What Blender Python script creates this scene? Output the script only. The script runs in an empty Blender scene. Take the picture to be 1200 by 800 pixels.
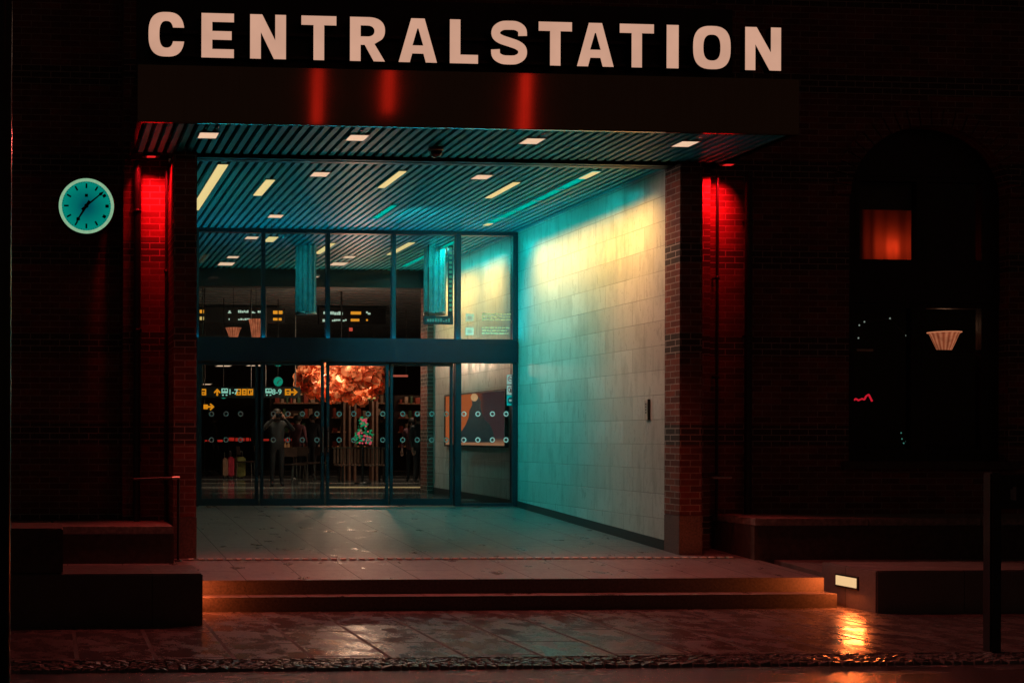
import bpy, bmesh, math, random
from mathutils import Vector, Matrix
random.seed(7)
sc = bpy.context.scene
COL = sc.collection
rad = math.radians

# ------------------------------------------------------------------ camera geometry (used for layout, too)
F = 1500.0; PX, PY = 161.0, 512.3; TH = math.atan(F / 21900.0); PHI = .0028; CZ = 1.45
_c, _s = math.cos(TH), math.sin(TH)
w_ = Vector((_s, _c, 0)); r0 = Vector((_c, -_s, 0)); u0 = Vector((0, 0, 1))
r_ = r0 * math.cos(PHI) + u0 * math.sin(PHI); u_ = u0 * math.cos(PHI) - r0 * math.sin(PHI)

def ray(x, y): return w_ * F + r_ * (x - PX) - u_ * (y - PY)
def atY(x, y, Y):
    v = ray(x, y); v = v * (Y / v.y); return Vector((v.x, Y, CZ + v.z))
def atZ(x, y, Z):
    v = ray(x, y); v = v * ((Z - CZ) / v.z); return Vector((v.x, v.y, Z))
def atX(x, y, X):
    v = ray(x, y); v = v * (X / v.x); return Vector((X, v.y, CZ + v.z))

STEP_Y, DOOR_Y, CEIL, SLOPE = 12.93, 19.87, 4.72, .0545
def floor_z(Y): return max(0., min(Y, DOOR_Y) - STEP_Y) * SLOPE
HALL_Z = floor_z(DOOR_Y)
PAV = -.29
CAN_Y = 13.24           # front plane of the canopy
PIER_Y = 14.45          # front of the two brick piers
WALL_Y = 15.10          # brick wall plane
STONE_X = 7.40          # stone cladding of the porch

# ------------------------------------------------------------------ node helpers
MATS = {}
class NT:
    def __init__(s, name):
        s.m = bpy.data.materials.new(name); s.m.use_nodes = True
        s.t = s.m.node_tree; s.t.nodes.clear()
        s.out = s.n('ShaderNodeOutputMaterial')
    def n(s, k, **kw):
        nd = s.t.nodes.new(k)
        for a, b in kw.items():
            if hasattr(nd, a): setattr(nd, a, b)
        return nd
    def l(s, a, b): s.t.links.new(a, b)
    def val(s, sock, v):
        if hasattr(v, 'is_linked') or hasattr(v, 'links'): s.l(v, sock)
        else: sock.default_value = v
    def math(s, op, a, b=0., clamp=False):
        n = s.n('ShaderNodeMath', operation=op, use_clamp=clamp); s.val(n.inputs[0], a); s.val(n.inputs[1], b); return n.outputs[0]
    def mix(s, f, a, b, mode='MIX'):
        n = s.n('ShaderNodeMix', data_type='RGBA', blend_type=mode)
        s.val(n.inputs['Factor'], f)
        for sock, v in ((n.inputs[6], a), (n.inputs[7], b)):
            s.val(sock, (*v, 1) if isinstance(v, tuple) and len(v) == 3 else v)
        return n.outputs[2]
    def ramp(s, f, *stops):
        n = s.n('ShaderNodeMapRange', clamp=True)
        s.val(n.inputs[0], f)
        for i, v in zip((1, 2, 3, 4), stops): n.inputs[i].default_value = v
        return n.outputs[0]
    def noise(s, vec, scale, detail=4, rough=.55, sc3=None):
        if sc3:
            mp = s.n('ShaderNodeMapping'); s.l(vec, mp.inputs[0]); mp.inputs['Scale'].default_value = sc3; vec = mp.outputs[0]
        n = s.n('ShaderNodeTexNoise'); s.l(vec, n.inputs['Vector']); n.inputs['Scale'].default_value = scale
        n.inputs['Detail'].default_value = detail; n.inputs['Roughness'].default_value = rough
        return n.outputs[0]
    def pos(s): return s.n('ShaderNodeNewGeometry').outputs['Position']
    def plane_vec(s):
        """world position folded into the plane of the face: (along, up)"""
        g = s.n('ShaderNodeNewGeometry'); p = s.n('ShaderNodeSeparateXYZ'); s.l(g.outputs['Position'], p.inputs[0])
        q = s.n('ShaderNodeSeparateXYZ'); s.l(g.outputs['True Normal'], q.inputs[0])
        ax = s.math('GREATER_THAN', s.math('ABSOLUTE', q.outputs[0]), .6)
        az = s.math('GREATER_THAN', s.math('ABSOLUTE', q.outputs[2]), .6)
        u = s.math('ADD', s.math('MULTIPLY', p.outputs[0], s.math('SUBTRACT', 1., ax)), s.math('MULTIPLY', p.outputs[1], ax))
        v = s.math('ADD', s.math('MULTIPLY', p.outputs[2], s.math('SUBTRACT', 1., az)), s.math('MULTIPLY', p.outputs[1], az))
        c = s.n('ShaderNodeCombineXYZ'); s.l(u, c.inputs[0]); s.l(v, c.inputs[1])
        return c.outputs[0], p
    def brick(s, vec, w, h, mortar, c1, c2, cm, offset=.5, smooth=.1, bias=0.):
        b = s.n('ShaderNodeTexBrick'); s.l(vec, b.inputs['Vector']); b.offset = offset
        for k, v in (('Scale', 1.), ('Brick Width', w), ('Row Height', h), ('Mortar Size', mortar), ('Mortar Smooth', smooth), ('Bias', bias)):
            b.inputs[k].default_value = v
        for k, v in (('Color1', c1), ('Color2', c2), ('Mortar', cm)): s.val(b.inputs[k], (*v, 1) if isinstance(v, tuple) else v)
        return b
    def pbr(s, color, rough=.6, metal=0., spec=.5, bump=None, bstr=.3, bdist=.01, emit=None, estr=1., **kw):
        p = s.n('ShaderNodeBsdfPrincipled')
        s.val(p.inputs['Base Color'], (*color, 1) if isinstance(color, tuple) and len(color) == 3 else color)
        s.val(p.inputs['Roughness'], rough); s.val(p.inputs['Metallic'], metal); s.val(p.inputs['Specular IOR Level'], spec)
        if emit is not None:
            s.val(p.inputs['Emission Color'], (*emit, 1) if isinstance(emit, tuple) and len(emit) == 3 else emit)
            s.val(p.inputs['Emission Strength'], estr)
        for k, v in kw.items(): s.val(p.inputs[k.replace('_', ' ')], v)
        if bump is not None:
            b = s.n('ShaderNodeBump'); s.l(bump, b.inputs['Height']); b.inputs['Strength'].default_value = bstr
            b.inputs['Distance'].default_value = bdist; s.l(b.outputs[0], p.inputs['Normal'])
        s.l(p.outputs[0], s.out.inputs[0]); return p

def srgb(r, g, b):
    f = lambda c: (c / 255 / 12.92) if c / 255 <= .04045 else ((c / 255 + .055) / 1.055) ** 2.4
    return (f(r), f(g), f(b))

def plain(name, color, rough=.6, metal=0., var=.25, scale=8., spec=.5, **kw):
    """painted / plain surface with slight procedural wear"""
    if name in MATS: return MATS[name]
    t = NT(name); v = t.n('ShaderNodeTexCoord').outputs['Object']
    n = t.noise(v, scale)
    c = t.mix(t.ramp(n, .35, .7, 0, 1), tuple(x * (1 - var) for x in color), tuple(min(1, x * (1 + var * .6)) for x in color))
    r = t.ramp(n, .3, .7, rough * .85, min(1, rough * 1.15))
    t.pbr(c, r, metal, spec, **kw); MATS[name] = t.m; return t.m

def glow(name, color, strength=1., var=0., scale=20.):
    """a surface that gives off light"""
    if name in MATS: return MATS[name]
    t = NT(name); e = t.n('ShaderNodeEmission')
    if var:
        n = t.noise(t.n('ShaderNodeTexCoord').outputs['Object'], scale)
        t.l(t.math('MULTIPLY', t.ramp(n, .3, .7, 1 - var, 1 + var), strength), e.inputs[1])
    else: e.inputs[1].default_value = strength
    e.inputs[0].default_value = (*color, 1); t.l(e.outputs[0], t.out.inputs[0]); MATS[name] = t.m; return t.m

# ------------------------------------------------------------------ materials
def mat_brick():
    t = NT('red_brick'); v, p = t.plane_vec()
    cm = (.36, .30, .26)
    b = t.brick(v, .235, .075, .006, (.11, .028, .020), (.27, .070, .045), cm)
    n = t.noise(t.pos(), 3.2); n2 = t.noise(t.pos(), 30.)
    band = t.math('FRACT', t.math('DIVIDE', t.math('SUBTRACT', p.outputs[2], 2.455), 1.077))
    band = t.math('LESS_THAN', band, .222)
    c = t.mix(t.ramp(n, .35, .72, .0, .6), b.outputs[0], (.08, .028, .02))
    dark = t.mix(b.outputs['Fac'], (.05, .035, .028), cm)
    c = t.mix(band, c, dark)
    c = t.mix(t.ramp(n2, .4, .7, 0, .3), c, (.06, .03, .025))
    h = t.math('ADD', t.math('MULTIPLY', b.outputs['Fac'], -1.), t.math('MULTIPLY', n2, .35))
    t.pbr(c, .82, bump=h, bstr=.55, bdist=.012); return t.m
def mat_stone_wall():
    t = NT('pale_stone_cladding'); v, p = t.plane_vec()
    mp = t.n('ShaderNodeMapping'); t.l(v, mp.inputs[0]); mp.inputs['Location'].default_value = (.17, .115, 0)
    b = t.brick(mp.outputs[0], .56, .30, .005, (.50, .49, .455), (.64, .625, .59), (.28, .27, .25), .43)
    n = t.noise(t.pos(), 1.6, 6, .65); n2 = t.noise(t.pos(), 6., 7, .7, (1, 1, .3)); n3 = t.noise(t.pos(), 26., 5, .6)
    c = t.mix(t.ramp(n, .35, .65, 0, .6), b.outputs[0], (.52, .50, .46))
    c = t.mix(t.ramp(n2, .5, .72, 0, .7), c, (.31, .30, .27))
    c = t.mix(t.ramp(n3, .6, .72, 0, .55), c, (.22, .21, .19))
    r = t.math('ADD', t.ramp(n2, .3, .7, .22, .45), t.math('MULTIPLY', b.outputs['Fac'], .3))
    h = t.math('ADD', t.math('MULTIPLY', b.outputs['Fac'], -1.), t.math('MULTIPLY', n3, .25))
    t.pbr(c, r, bump=h, bstr=.4, bdist=.006); return t.m
def mat_pavement(name, c1, c2, wet_lo, wet_hi, w=1.3, h=.62, rough0=.46, joint=.018, road=False):
    t = NT(name); g = t.pos(); rot = t.n('ShaderNodeMapping'); t.l(g, rot.inputs[0])
    rot.inputs['Rotation'].default_value = (0, 0, rad(90)); rot.inputs['Location'].default_value = (.33, .4, 0)
    b = t.brick(rot.outputs[0], w, h, joint, c1, c2, tuple(x * .06 for x in c1), .5)
    n = t.noise(g, 3.6, 5, .55, (1.2, .8, 1)); n2 = t.noise(g, 9., 6, .65, (1.2, .8, 1)); n3 = t.noise(g, 70., 4)
    c = t.mix(t.ramp(n2, .42, .7, 0, .55), b.outputs[0], tuple(x * .5 for x in c1))
    dark = t.noise(g, 5., 5, .6, (1.5, .7, 1))
    c = t.mix(t.ramp(dark, .55, .72, 0, .6), c, tuple(x * .3 for x in c1))
    wet = t.ramp(t.math('ADD', n, t.math('MULTIPLY', n2, .35)), wet_lo, wet_hi, 0, 1)
    c = t.mix(t.math('MULTIPLY', wet, .3), c, tuple(x * .22 for x in c1))
    r = t.math('ADD', t.math('MULTIPLY', wet, -.22), t.math('ADD', t.ramp(n3, .3, .7, rough0, rough0 + .14), t.math('MULTIPLY', b.outputs['Fac'], .5)))
    h = t.math('ADD', t.math('MULTIPLY', b.outputs['Fac'], -1.), t.math('MULTIPLY', t.math('SUBTRACT', 1., wet), t.math('MULTIPLY', n3, .7)))
    h = t.math('ADD', h, t.math('MULTIPLY', t.math('SUBTRACT', 1., t.math('MULTIPLY', wet, .8)), t.math('MULTIPLY', n2, .4)))
    t.pbr(c, r, spec=.7, bump=h, bstr=.65, bdist=.008); return t.m
def mat_road():
    t = NT('wet_asphalt'); g = t.pos()
    n = t.noise(g, 1.3, 5, .6, (.6, 2., 1)); n3 = t.noise(g, 60., 5, .7)
    wet = t.ramp(n, .36, .52, 0, 1)
    c = t.mix(wet, (.026, .028, .03), (.014, .016, .018))
    r = t.math('SUBTRACT', .34, t.math('MULTIPLY', wet, .16))
    t.pbr(c, r, spec=1., bump=n3, bstr=.9, bdist=.011); return t.m
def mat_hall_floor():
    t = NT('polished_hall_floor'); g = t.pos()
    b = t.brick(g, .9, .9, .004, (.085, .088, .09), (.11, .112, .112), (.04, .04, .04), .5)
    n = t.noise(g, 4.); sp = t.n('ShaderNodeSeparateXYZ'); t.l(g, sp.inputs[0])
    bd = t.math('LESS_THAN', t.math('FRACT', t.math('DIVIDE', sp.outputs[1], 2.7)), .22)  # pale bands stand for reflections of far lights, put into the floor colour
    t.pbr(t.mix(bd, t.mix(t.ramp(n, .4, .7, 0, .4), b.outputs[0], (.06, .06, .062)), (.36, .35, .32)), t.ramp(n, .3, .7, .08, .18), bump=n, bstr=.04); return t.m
def mat_fascia():
    t = NT('brushed_bronze'); g = t.pos()
    n = t.noise(g, 3., 3, .5, (40., 1., .4)); m = t.noise(g, 1.1)
    c = t.mix(n, (.20, .13, .075), (.28, .18, .105))
    t.pbr(c, t.ramp(m, .3, .7, .05, .07), 1.); return t.m
def mat_glass(name='clear_glass', tint=(.93, .97, .97), boost=1.):
    t = NT(name); tr = t.n('ShaderNodeBsdfTransparent'); tr.inputs[0].default_value = (*tint, 1)
    gl = t.n('ShaderNodeBsdfGlossy'); gl.inputs['Roughness'].default_value = .015
    fr = t.n('ShaderNodeLayerWeight'); fr.inputs[0].default_value = .22
    mx = t.n('ShaderNodeMixShader'); t.l(t.math('MULTIPLY', fr.outputs['Fresnel'], boost), mx.inputs[0])
    t.l(tr.outputs[0], mx.inputs[1]); t.l(gl.outputs[0], mx.inputs[2]); t.l(mx.outputs[0], t.out.inputs[0]); return t.m
def mat_petal():
    t = NT('copper_petal'); v = t.n('ShaderNodeTexCoord').outputs['Object']
    n = t.noise(v, 3.5, 5); oi = t.n('ShaderNodeNewGeometry').outputs['Random Per Island']
    c = t.mix(oi, (.72, .20, .09), (.92, .46, .24))
    d = t.n('ShaderNodeBsdfPrincipled'); t.l(c, d.inputs['Base Color']); d.inputs['Roughness'].default_value = .35; d.inputs['Metallic'].default_value = .35
    tl = t.n('ShaderNodeBsdfTranslucent'); t.l(c, tl.inputs[0])
    mx = t.n('ShaderNodeMixShader'); mx.inputs[0].default_value = .6; t.l(d.outputs[0], mx.inputs[1]); t.l(tl.outputs[0], mx.inputs[2])
    t.l(mx.outputs[0], t.out.inputs[0]); return t.m
def mat_slat():
    t = NT('teal_ceiling_slat'); g = t.pos(); n = t.noise(g, 2., 4, .6, (3, .5, 1)); oi = t.n('ShaderNodeNewGeometry').outputs['Random Per Island']
    c = t.mix(t.ramp(n, .35, .7, 0, 1), (.015, .48, .60), (.025, .58, .70))
    t.pbr(t.mix(t.math('MULTIPLY', oi, .35), c, (.01, .28, .34)), .45); return t.m

BRICK = mat_brick(); STONE = mat_stone_wall(); FASCIA = mat_fascia(); GLASS = mat_glass(); PETAL = mat_petal(); SLAT = mat_slat()
PAVE = mat_pavement('wet_granite_slabs', (.10, .092, .092), (.125, .116, .114), .52, .78, rough0=.32)
PLAT = mat_pavement('entrance_paving', (.165, .155, .15), (.19, .18, .172), .74, .9, 1.2, .6, .34, joint=.0045)
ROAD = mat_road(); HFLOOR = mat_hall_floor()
RISER_STONE = plain('shaded_riser_stone', (.085, .078, .074), .55, scale=40., var=.45)
def mat_block(name, col, w):
    t = NT(name); v, p = t.plane_vec(); mp = t.n('ShaderNodeMapping'); t.l(v, mp.inputs[0]); mp.inputs['Location'].default_value = (.4, .31, 0)
    b = t.brick(mp.outputs[0], w, .9, .006, col, tuple(x * .8 for x in col), tuple(x * .2 for x in col), .0)
    n = t.noise(t.pos(), 60., 5, .7); n2 = t.noise(t.pos(), 2.5, 6, .65)
    c = t.mix(t.ramp(n, .4, .65, 0, .6), b.outputs[0], tuple(x * .5 for x in col)); c = t.mix(t.ramp(n2, .45, .7, 0, .5), c, tuple(x * .55 for x in col))
    h = t.math('ADD', t.math('MULTIPLY', b.outputs['Fac'], -1.), t.math('MULTIPLY', n, .3))
    t.pbr(c, t.ramp(n2, .35, .65, .3, .6), bump=h, bstr=.5, bdist=.006); return t.m
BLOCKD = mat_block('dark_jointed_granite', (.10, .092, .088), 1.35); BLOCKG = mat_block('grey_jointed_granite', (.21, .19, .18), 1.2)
GRANITE2 = plain('grey_granite_block', (.22, .20, .19), .6, scale=35., var=.35)
PLINTHM = plain('brown_plinth_stone', (.075, .058, .048), .7, scale=14., var=.4)
BLACKM = plain('black_paint', (.012, .012, .013), .35)
PIPE = plain('dark_painted_pipe', (.02, .017, .017), .4)
NAVY = plain('navy_frame_paint', (.004, .036, .055), .38, var=.15)
NAVY2 = plain('navy_transom_paint', (.003, .020, .040), .4, var=.12)
VOID = plain('ceiling_void', (.01, .012, .013), .9)
DARKW = plain('dark_hall_wall', (.03, .032, .035), .8)
HALLC = plain('grey_hall_ceiling', (.22, .25, .26), .8)
SIGNB = plain('dark_sign_board', (.012, .014, .014), .5)
STEEL = plain('brushed_steel', (.45, .44, .42), .3, 1., var=.1)
SKIRT = plain('dark_skirting_stone', (.045, .042, .042), .45, scale=20., var=.4)
WHITEP = plain('white_plastic', (.7, .68, .62), .4, var=.06)
TIMBER = plain('dark_window_timber', (.018, .012, .010), .5)
WARM = srgb(238, 196, 162)
G_DOWN = glow('downlight_lens', WARM, 1.0)
G_LIN = glow('linear_cream_lens', srgb(232, 208, 140), 1.0)
G_LTEAL = glow('linear_teal_lens', srgb(0, 170, 155), 1.0, .2, 5.)
G_LET = glow('letter_face', srgb(206, 158, 134), .96, .07, 2.5)
LETSIDE = plain('letter_side_metal', (.05, .06, .06), .4, .6)

# ------------------------------------------------------------------ mesh builder
ROOT = {}
class MB:
    def __init__(s): s.v = []; s.f = []; s.mi = []; s.sm = []; s.cur = 0
    def add(s, vs, fs, smooth=False):
        o = len(s.v); s.v += [tuple(v) for v in vs]
        for f in fs: s.f.append(tuple(i + o for i in f)); s.mi.append(s.cur); s.sm.append(smooth)
        return s
    def box(s, x0, x1, y0, y1, z0, z1):
        x0, x1 = min(x0, x1), max(x0, x1); y0, y1 = min(y0, y1), max(y0, y1); z0, z1 = min(z0, z1), max(z0, z1)
        v = [(x, y, z) for x in (x0, x1) for y in (y0, y1) for z in (z0, z1)]
        return s.add(v, [(0, 1, 3, 2), (4, 6, 7, 5), (0, 4, 5, 1), (2, 3, 7, 6), (0, 2, 6, 4), (1, 5, 7, 3)])
    def bbox(s, x0, x1, y0, y1, z0, z1, b=.01):
        bm = bmesh.new(); bmesh.ops.create_cube(bm, size=1.)
        for v in bm.verts: v.co = ((x0 + x1) / 2 + v.co.x * (x1 - x0), (y0 + y1) / 2 + v.co.y * (y1 - y0), (z0 + z1) / 2 + v.co.z * (z1 - z0))
        bmesh.ops.bevel(bm, geom=bm.edges[:], offset=b, segments=2, affect='EDGES')
        bm.verts.index_update(); s.add([v.co[:] for v in bm.verts], [[v.index for v in f.verts] for f in bm.faces]); bm.free(); return s
    def obox(s, mat, sx, sy, sz):
        v = [mat @ Vector((x * sx / 2, y * sy / 2, z * sz / 2)) for x in (-1, 1) for y in (-1, 1) for z in (-1, 1)]
        return s.add(v, [(0, 1, 3, 2), (4, 6, 7, 5), (0, 4, 5, 1), (2, 3, 7, 6), (0, 2, 6, 4), (1, 5, 7, 3)])
    def tube(s, p0, p1, r, n=10, r1=None, caps=True):
        p0, p1 = Vector(p0), Vector(p1); r1 = r if r1 is None else r1
        d = (p1 - p0).normalized(); a = d.orthogonal().normalized(); b = d.cross(a)
        v = []
        for p, q in ((p0, r), (p1, r1)):
            for i in range(n): t = 2 * math.pi * i / n; v.append(p + a * math.cos(t) * q + b * math.sin(t) * q)
        s.add(v, [(i, (i + 1) % n, n + (i + 1) % n, n + i) for i in range(n)], True)
        if caps: s.add(v[:n], [tuple(range(n))[::-1]]); s.add(v[n:], [tuple(range(n))])
        return s
    def path(s, pts, r, n=8):
        for a, b in zip(pts, pts[1:]): s.tube(a, b, r, n)
        return s
    def lathe(s, c, prof, n=24, axis='Z'):
        c = Vector(c); v = []
        for (r, h) in prof:
            for i in range(n):
                t = 2 * math.pi * i / n
                p = (r * math.cos(t), r * math.sin(t), h) if axis == 'Z' else (r * math.cos(t), -h, r * math.sin(t))
                v.append(c + Vector(p))
        f = [(k * n + i, k * n + (i + 1) % n, (k + 1) * n + (i + 1) % n, (k + 1) * n + i) for k in range(len(prof) - 1) for i in range(n)]
        return s.add(v, f, True)
    def prism(s, pts, f3, depth):
        """2-D outline pts; f3 maps (u, v, d) to 3-D"""
        n = len(pts); v = [f3(u, w, 0) for u, w in pts] + [f3(u, w, depth) for u, w in pts]
        return s.add(v, [tuple(range(n)), tuple(range(n, 2 * n))[::-1]] + [(i, n + i, n + (i + 1) % n, (i + 1) % n) for i in range(n)])
    def ball(s, c, r, n=10, m=6, sz=1.):
        prof = [(max(.0004, r * math.sin(math.pi * k / m)), -r * sz * math.cos(math.pi * k / m)) for k in range(m + 1)]
        return s.lathe(c, prof, n)
    def build(s, name, mats, parent=None):
        me = bpy.data.meshes.new(name)
        off = Vector(ROOT.get(parent.name, (0, 0, 0))) if parent else Vector((0, 0, 0))
        me.from_pydata([Vector(v) - off for v in s.v], [], s.f)
        for m in (mats if isinstance(mats, (list, tuple)) else [mats]): me.materials.append(m)
        me.polygons.foreach_set('material_index', s.mi); me.polygons.foreach_set('use_smooth', s.sm)
        bm = bmesh.new(); bm.from_mesh(me); bmesh.ops.recalc_face_normals(bm, faces=bm.faces[:]); bm.to_mesh(me); bm.free()
        me.update()
        o = bpy.data.objects.new(name, me); COL.objects.link(o)
        if parent: o.parent = parent; ROOT[o.name] = tuple(off)
        return o

def tag(o, label=None, cat=None, group=None, kind=None):
    for k, v in (('label', label), ('category', cat), ('group', group), ('kind', kind)):
        if v: o[k] = v
    return o
def thing(name, loc, label, cat, group=None):
    o = bpy.data.objects.new(name, None); COL.objects.link(o); o.location = loc; o.empty_display_size = .1
    ROOT[o.name] = tuple(loc); return tag(o, label, cat, group)
def copy_tree(o, loc=None, parent=None):
    c = o.copy(); COL.objects.link(c)
    if parent: c.parent = parent
    if loc is not None: c.location = loc; ROOT[c.name] = tuple(loc)
    for ch in list(o.children): copy_tree(ch, None, c)
    return c
def B(x0, x1, y0, y1, z0, z1): return MB().box(x0, x1, y0, y1, z0, z1)

def lamp(name, kind, loc, energy, color, aim=None, **kw):
    d = bpy.data.lights.new(name, kind); d.energy = energy; d.color = color
    for k, v in kw.items(): setattr(d, k, v)
    o = bpy.data.objects.new(name, d); COL.objects.link(o); o.location = loc
    if aim is not None: o.rotation_euler = Vector(aim).to_track_quat('-Z', 'Y').to_euler()
    return o

def text_mesh(name, body, size, mat, parent, loc, extrude=.004, align='CENTER', flip=False):
    cu = bpy.data.curves.new(name, 'FONT'); cu.body = body; cu.size = size; cu.extrude = extrude; cu.align_x = align; cu.align_y = 'CENTER'; cu.offset = size * .02
    tmp = bpy.data.objects.new(name + '_tmp', cu); COL.objects.link(tmp)
    bpy.context.view_layer.update()
    me = bpy.data.meshes.new_from_object(tmp.evaluated_get(bpy.context.evaluated_depsgraph_get()))
    bpy.data.objects.remove(tmp); me.materials.clear(); me.materials.append(mat)
    me.transform(Matrix.Translation(Vector(loc) - Vector(ROOT.get(parent.name, (0, 0, 0)))) @ Matrix.Rotation(rad(90), 4, 'X'))
    o = bpy.data.objects.new(name, me); COL.objects.link(o); o.parent = parent; return o

# ================================================================== SETTING
def sheet(name, x0, x1, y0, y1, z, m):
    mb = MB(); mb.add([(x0, y0, z), (x1, y0, z), (x1, y1, z), (x0, y1, z)], [(0, 1, 2, 3)])
    return tag(mb.build(name, m), kind='structure')
sheet('road', -400, 400, -400, 400, PAV - .03, ROAD)
tag(B(-40, 60, 10.0, 15.6, PAV - .2, PAV).build('pavement', PAVE), kind='structure')
# cobbled gutter strip: real setts, too many to count
mb = MB(); y = 9.62
while y < 9.985:
    x = -3. + random.uniform(0, .1)
    while x < 13.5:
        L = random.uniform(.055, .10); h = PAV + random.uniform(-.008, .0)
        a = random.uniform(-.011, .011)
        q = .007
        v = [(x, y, PAV - .04), (x + L, y, PAV - .04), (x + L, y + .053, PAV - .04), (x, y + .053, PAV - .04),
             (x + q, y + q, h + a), (x + L - q, y + q, h - a), (x + L - q, y + .053 - q, h - a * .3), (x + q, y + .053 - q, h + a * .6)]
        mb.add(v, [(4, 5, 6, 7), (0, 1, 5, 4), (1, 2, 6, 5), (2, 3, 7, 6), (3, 0, 4, 7)])
        x += L + .002
    y += .055
t = NT('wet_setts'); g = t.pos(); n = t.noise(g, 40., 4); i_ = t.n('ShaderNodeNewGeometry').outputs['Random Per Island']
t.pbr(t.mix(i_, (.07, .07, .072), (.17, .165, .16)), t.ramp(n, .35, .65, .10, .38), bump=n, bstr=.5, bdist=.008)
tag(mb.build('cobble_strip', t.m), 'wet strip of small dark cobbles between pavement and road', 'cobbles', kind='stuff')

# platform with two steps, rising gently to the doors
mb = MB()
prof = [(12.70, PAV - .1), (12.70, -.145), (12.925, -.145), (12.925, 0.), (DOOR_Y + .2, HALL_Z), (DOOR_Y + .2, PAV - .1)]
mb.prism(prof, lambda u, v, d: (1.40 + d, u, v), 6.72)
for xa, xb in ((-8., 1.396), (8.30, 24.)):
    pr = [(12.66, PAV - .1), (12.66, -.02), (12.925, 0.), (15.6, floor_z(15.6)), (15.6, PAV - .1)]
    mb.prism(pr, lambda u, v, d, a=xa, L=xb - xa: (a + d * L, u, v), 1.)
po_ = tag(mb.build('entrance_platform', [PLAT, RISER_STONE]), kind='structure')
for p in po_.data.polygons:
    if p.normal.y < -.9: p.material_index = 1  # riser faces get a darker stone, their shade put into the colour
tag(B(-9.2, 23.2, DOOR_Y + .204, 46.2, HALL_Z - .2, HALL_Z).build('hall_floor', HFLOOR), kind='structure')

# ================================================================== STATION BUILDING
st = thing('station_building', (4.5, 15.3, 0), 'dark red brick station front with banded piers and tall dark windows', 'building')
D = .5
ARCH_X0, ARCH_X1 = 9.80, 11.86; ARCH_C = (ARCH_X0 + ARCH_X1) / 2; ARCH_R = (ARCH_X1 - ARCH_X0) / 2
# left wing
B(.86, 1.396, WALL_Y, WALL_Y + D, -.2, 12).build('wall', BRICK, st)
B(-9, .858, WALL_Y + .35, WALL_Y + D, -.2, 12).build('wall', BRICK, st)
# middle over the porch
B(1.398, 7.958, 14.952, WALL_Y + D, 4.86, 12).build('lintel_wall', BRICK, st)
# right wing with the arched window bay cut out
mb = MB(); x0, x1 = 7.962, 24.
mb.box(x0, ARCH_X0, WALL_Y, WALL_Y + D, -.2, 12); mb.box(ARCH_X1, x1, WALL_Y, WALL_Y + D, -.2, 12)
mb.box(ARCH_X0, ARCH_X1, WALL_Y, WALL_Y + D, -.2, 1.18)
SPR = 4.45; AH = 5.32 - SPR; N = 16
for i in range(N):
    a0, a1 = math.pi * i / N, math.pi * (i + 1) / N
    xa, xb = ARCH_C - ARCH_R * math.cos(a0), ARCH_C - ARCH_R * math.cos(a1)
    za, zb = SPR + AH * math.sin(a0), SPR + AH * math.sin(a1)
    mb.prism([(xa, za), (xb, zb), (xb, 12), (xa, 12)], lambda u, v, d: (u, WALL_Y + d, v), D)
mb.build('wall', BRICK, st)
# arch ring standing proud
mb = MB()
for i in range(24):
    a0, a1 = math.pi * (i + .06) / 24, math.pi * (i + .94) / 24
    q = lambda a, k: (ARCH_C - (ARCH_R + k) * math.cos(a), SPR + (AH + k) * math.sin(a))
    mb.prism([q(a0, .0), q(a1, .0), q(a1, .22), q(a0, .22)], lambda u, v, d: (u, WALL_Y - .03 + d, v), .06)
mb.build('arch', BRICK, st)
# piers
for xa, xb, side in ((1.40, 1.66, -1), (7.388, 7.66, 1)):
    fz = floor_z(PIER_Y)
    yf = PIER_Y if side < 0 else 14.58
    p = B(xa, xb, yf, 14.948, fz + .47, CEIL - .03).build('pier', BRICK, st)
    MB().bbox(xa - .004, xb + .006, yf - .008, 14.95, fz - .05, fz + .466, .006).build('pier_base', plain('pink_granite_base', (.16, .10, .09), .5, scale=45., var=.4), p)
    B(xa if side < 0 else 7.412, xb, 14.952, WALL_Y - .002 + (.5 if side < 0 else .3), -.1, CEIL - .03).build('pier_return', BRICK, p)
B(7.664, 7.958, 14.96, WALL_Y + .4, -.1, 4.856).build('wall', BRICK, st)
# projecting plinths
PL = .47
def plinth(xa, xb, yf, zt):
    mb = MB(); mb.box(xa, xb, yf, WALL_Y - .002, 0, zt - .085)
    x = xa
    o = mb.build('plinth', PLINTHM, st)
    c = MB(); n = max(1, int((xb - xa) / 1.3)); w = (xb - xa) / n
    for i in range(n): c.bbox(xa + i * w + .003, xa + (i + 1) * w - .003, yf - .015, WALL_Y - .002, zt - .083, zt, .008)
    c.build('plinth_cap', plain('pale_plinth_cap', (.26, .22, .2), .6, scale=20., var=.4), o)
plinth(-8, 1.37, 14.07, PL); B(-8, .856, WALL_Y, WALL_Y + .349, .1, PL - .003).build('plinth', PLINTHM, st); plinth(8.06, 23, 14.15, .54)
# porch walls
fl = lambda y: floor_z(y)
MB().box(STONE_X, STONE_X + .3, 14.955, 24.3, -.1, CEIL + .1).build('stone_wall', STONE, st)
sk = st.children[-1]
mb = MB()
ys = [14.96, DOOR_Y, 24.3]
pr = [(14.96, fl(14.96) - .02), (DOOR_Y, HALL_Z - .02), (24.3, HALL_Z - .02), (24.3, HALL_Z + .13), (DOOR_Y, HALL_Z + .09), (14.96, fl(14.96) + .12)]
mb.prism(pr, lambda u, v, d: (STONE_X - .012 + d, u, v), .01)
mb.build('skirting', SKIRT, sk)
B(7.28, 7.72, 24.303, 24.75, HALL_Z, CEIL + .1).build('pier', BRICK, st)
B(1.36, 1.659, 15.604, DOOR_Y + .6, -.1, CEIL + .1).build('stone_wall', STONE, st)
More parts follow.
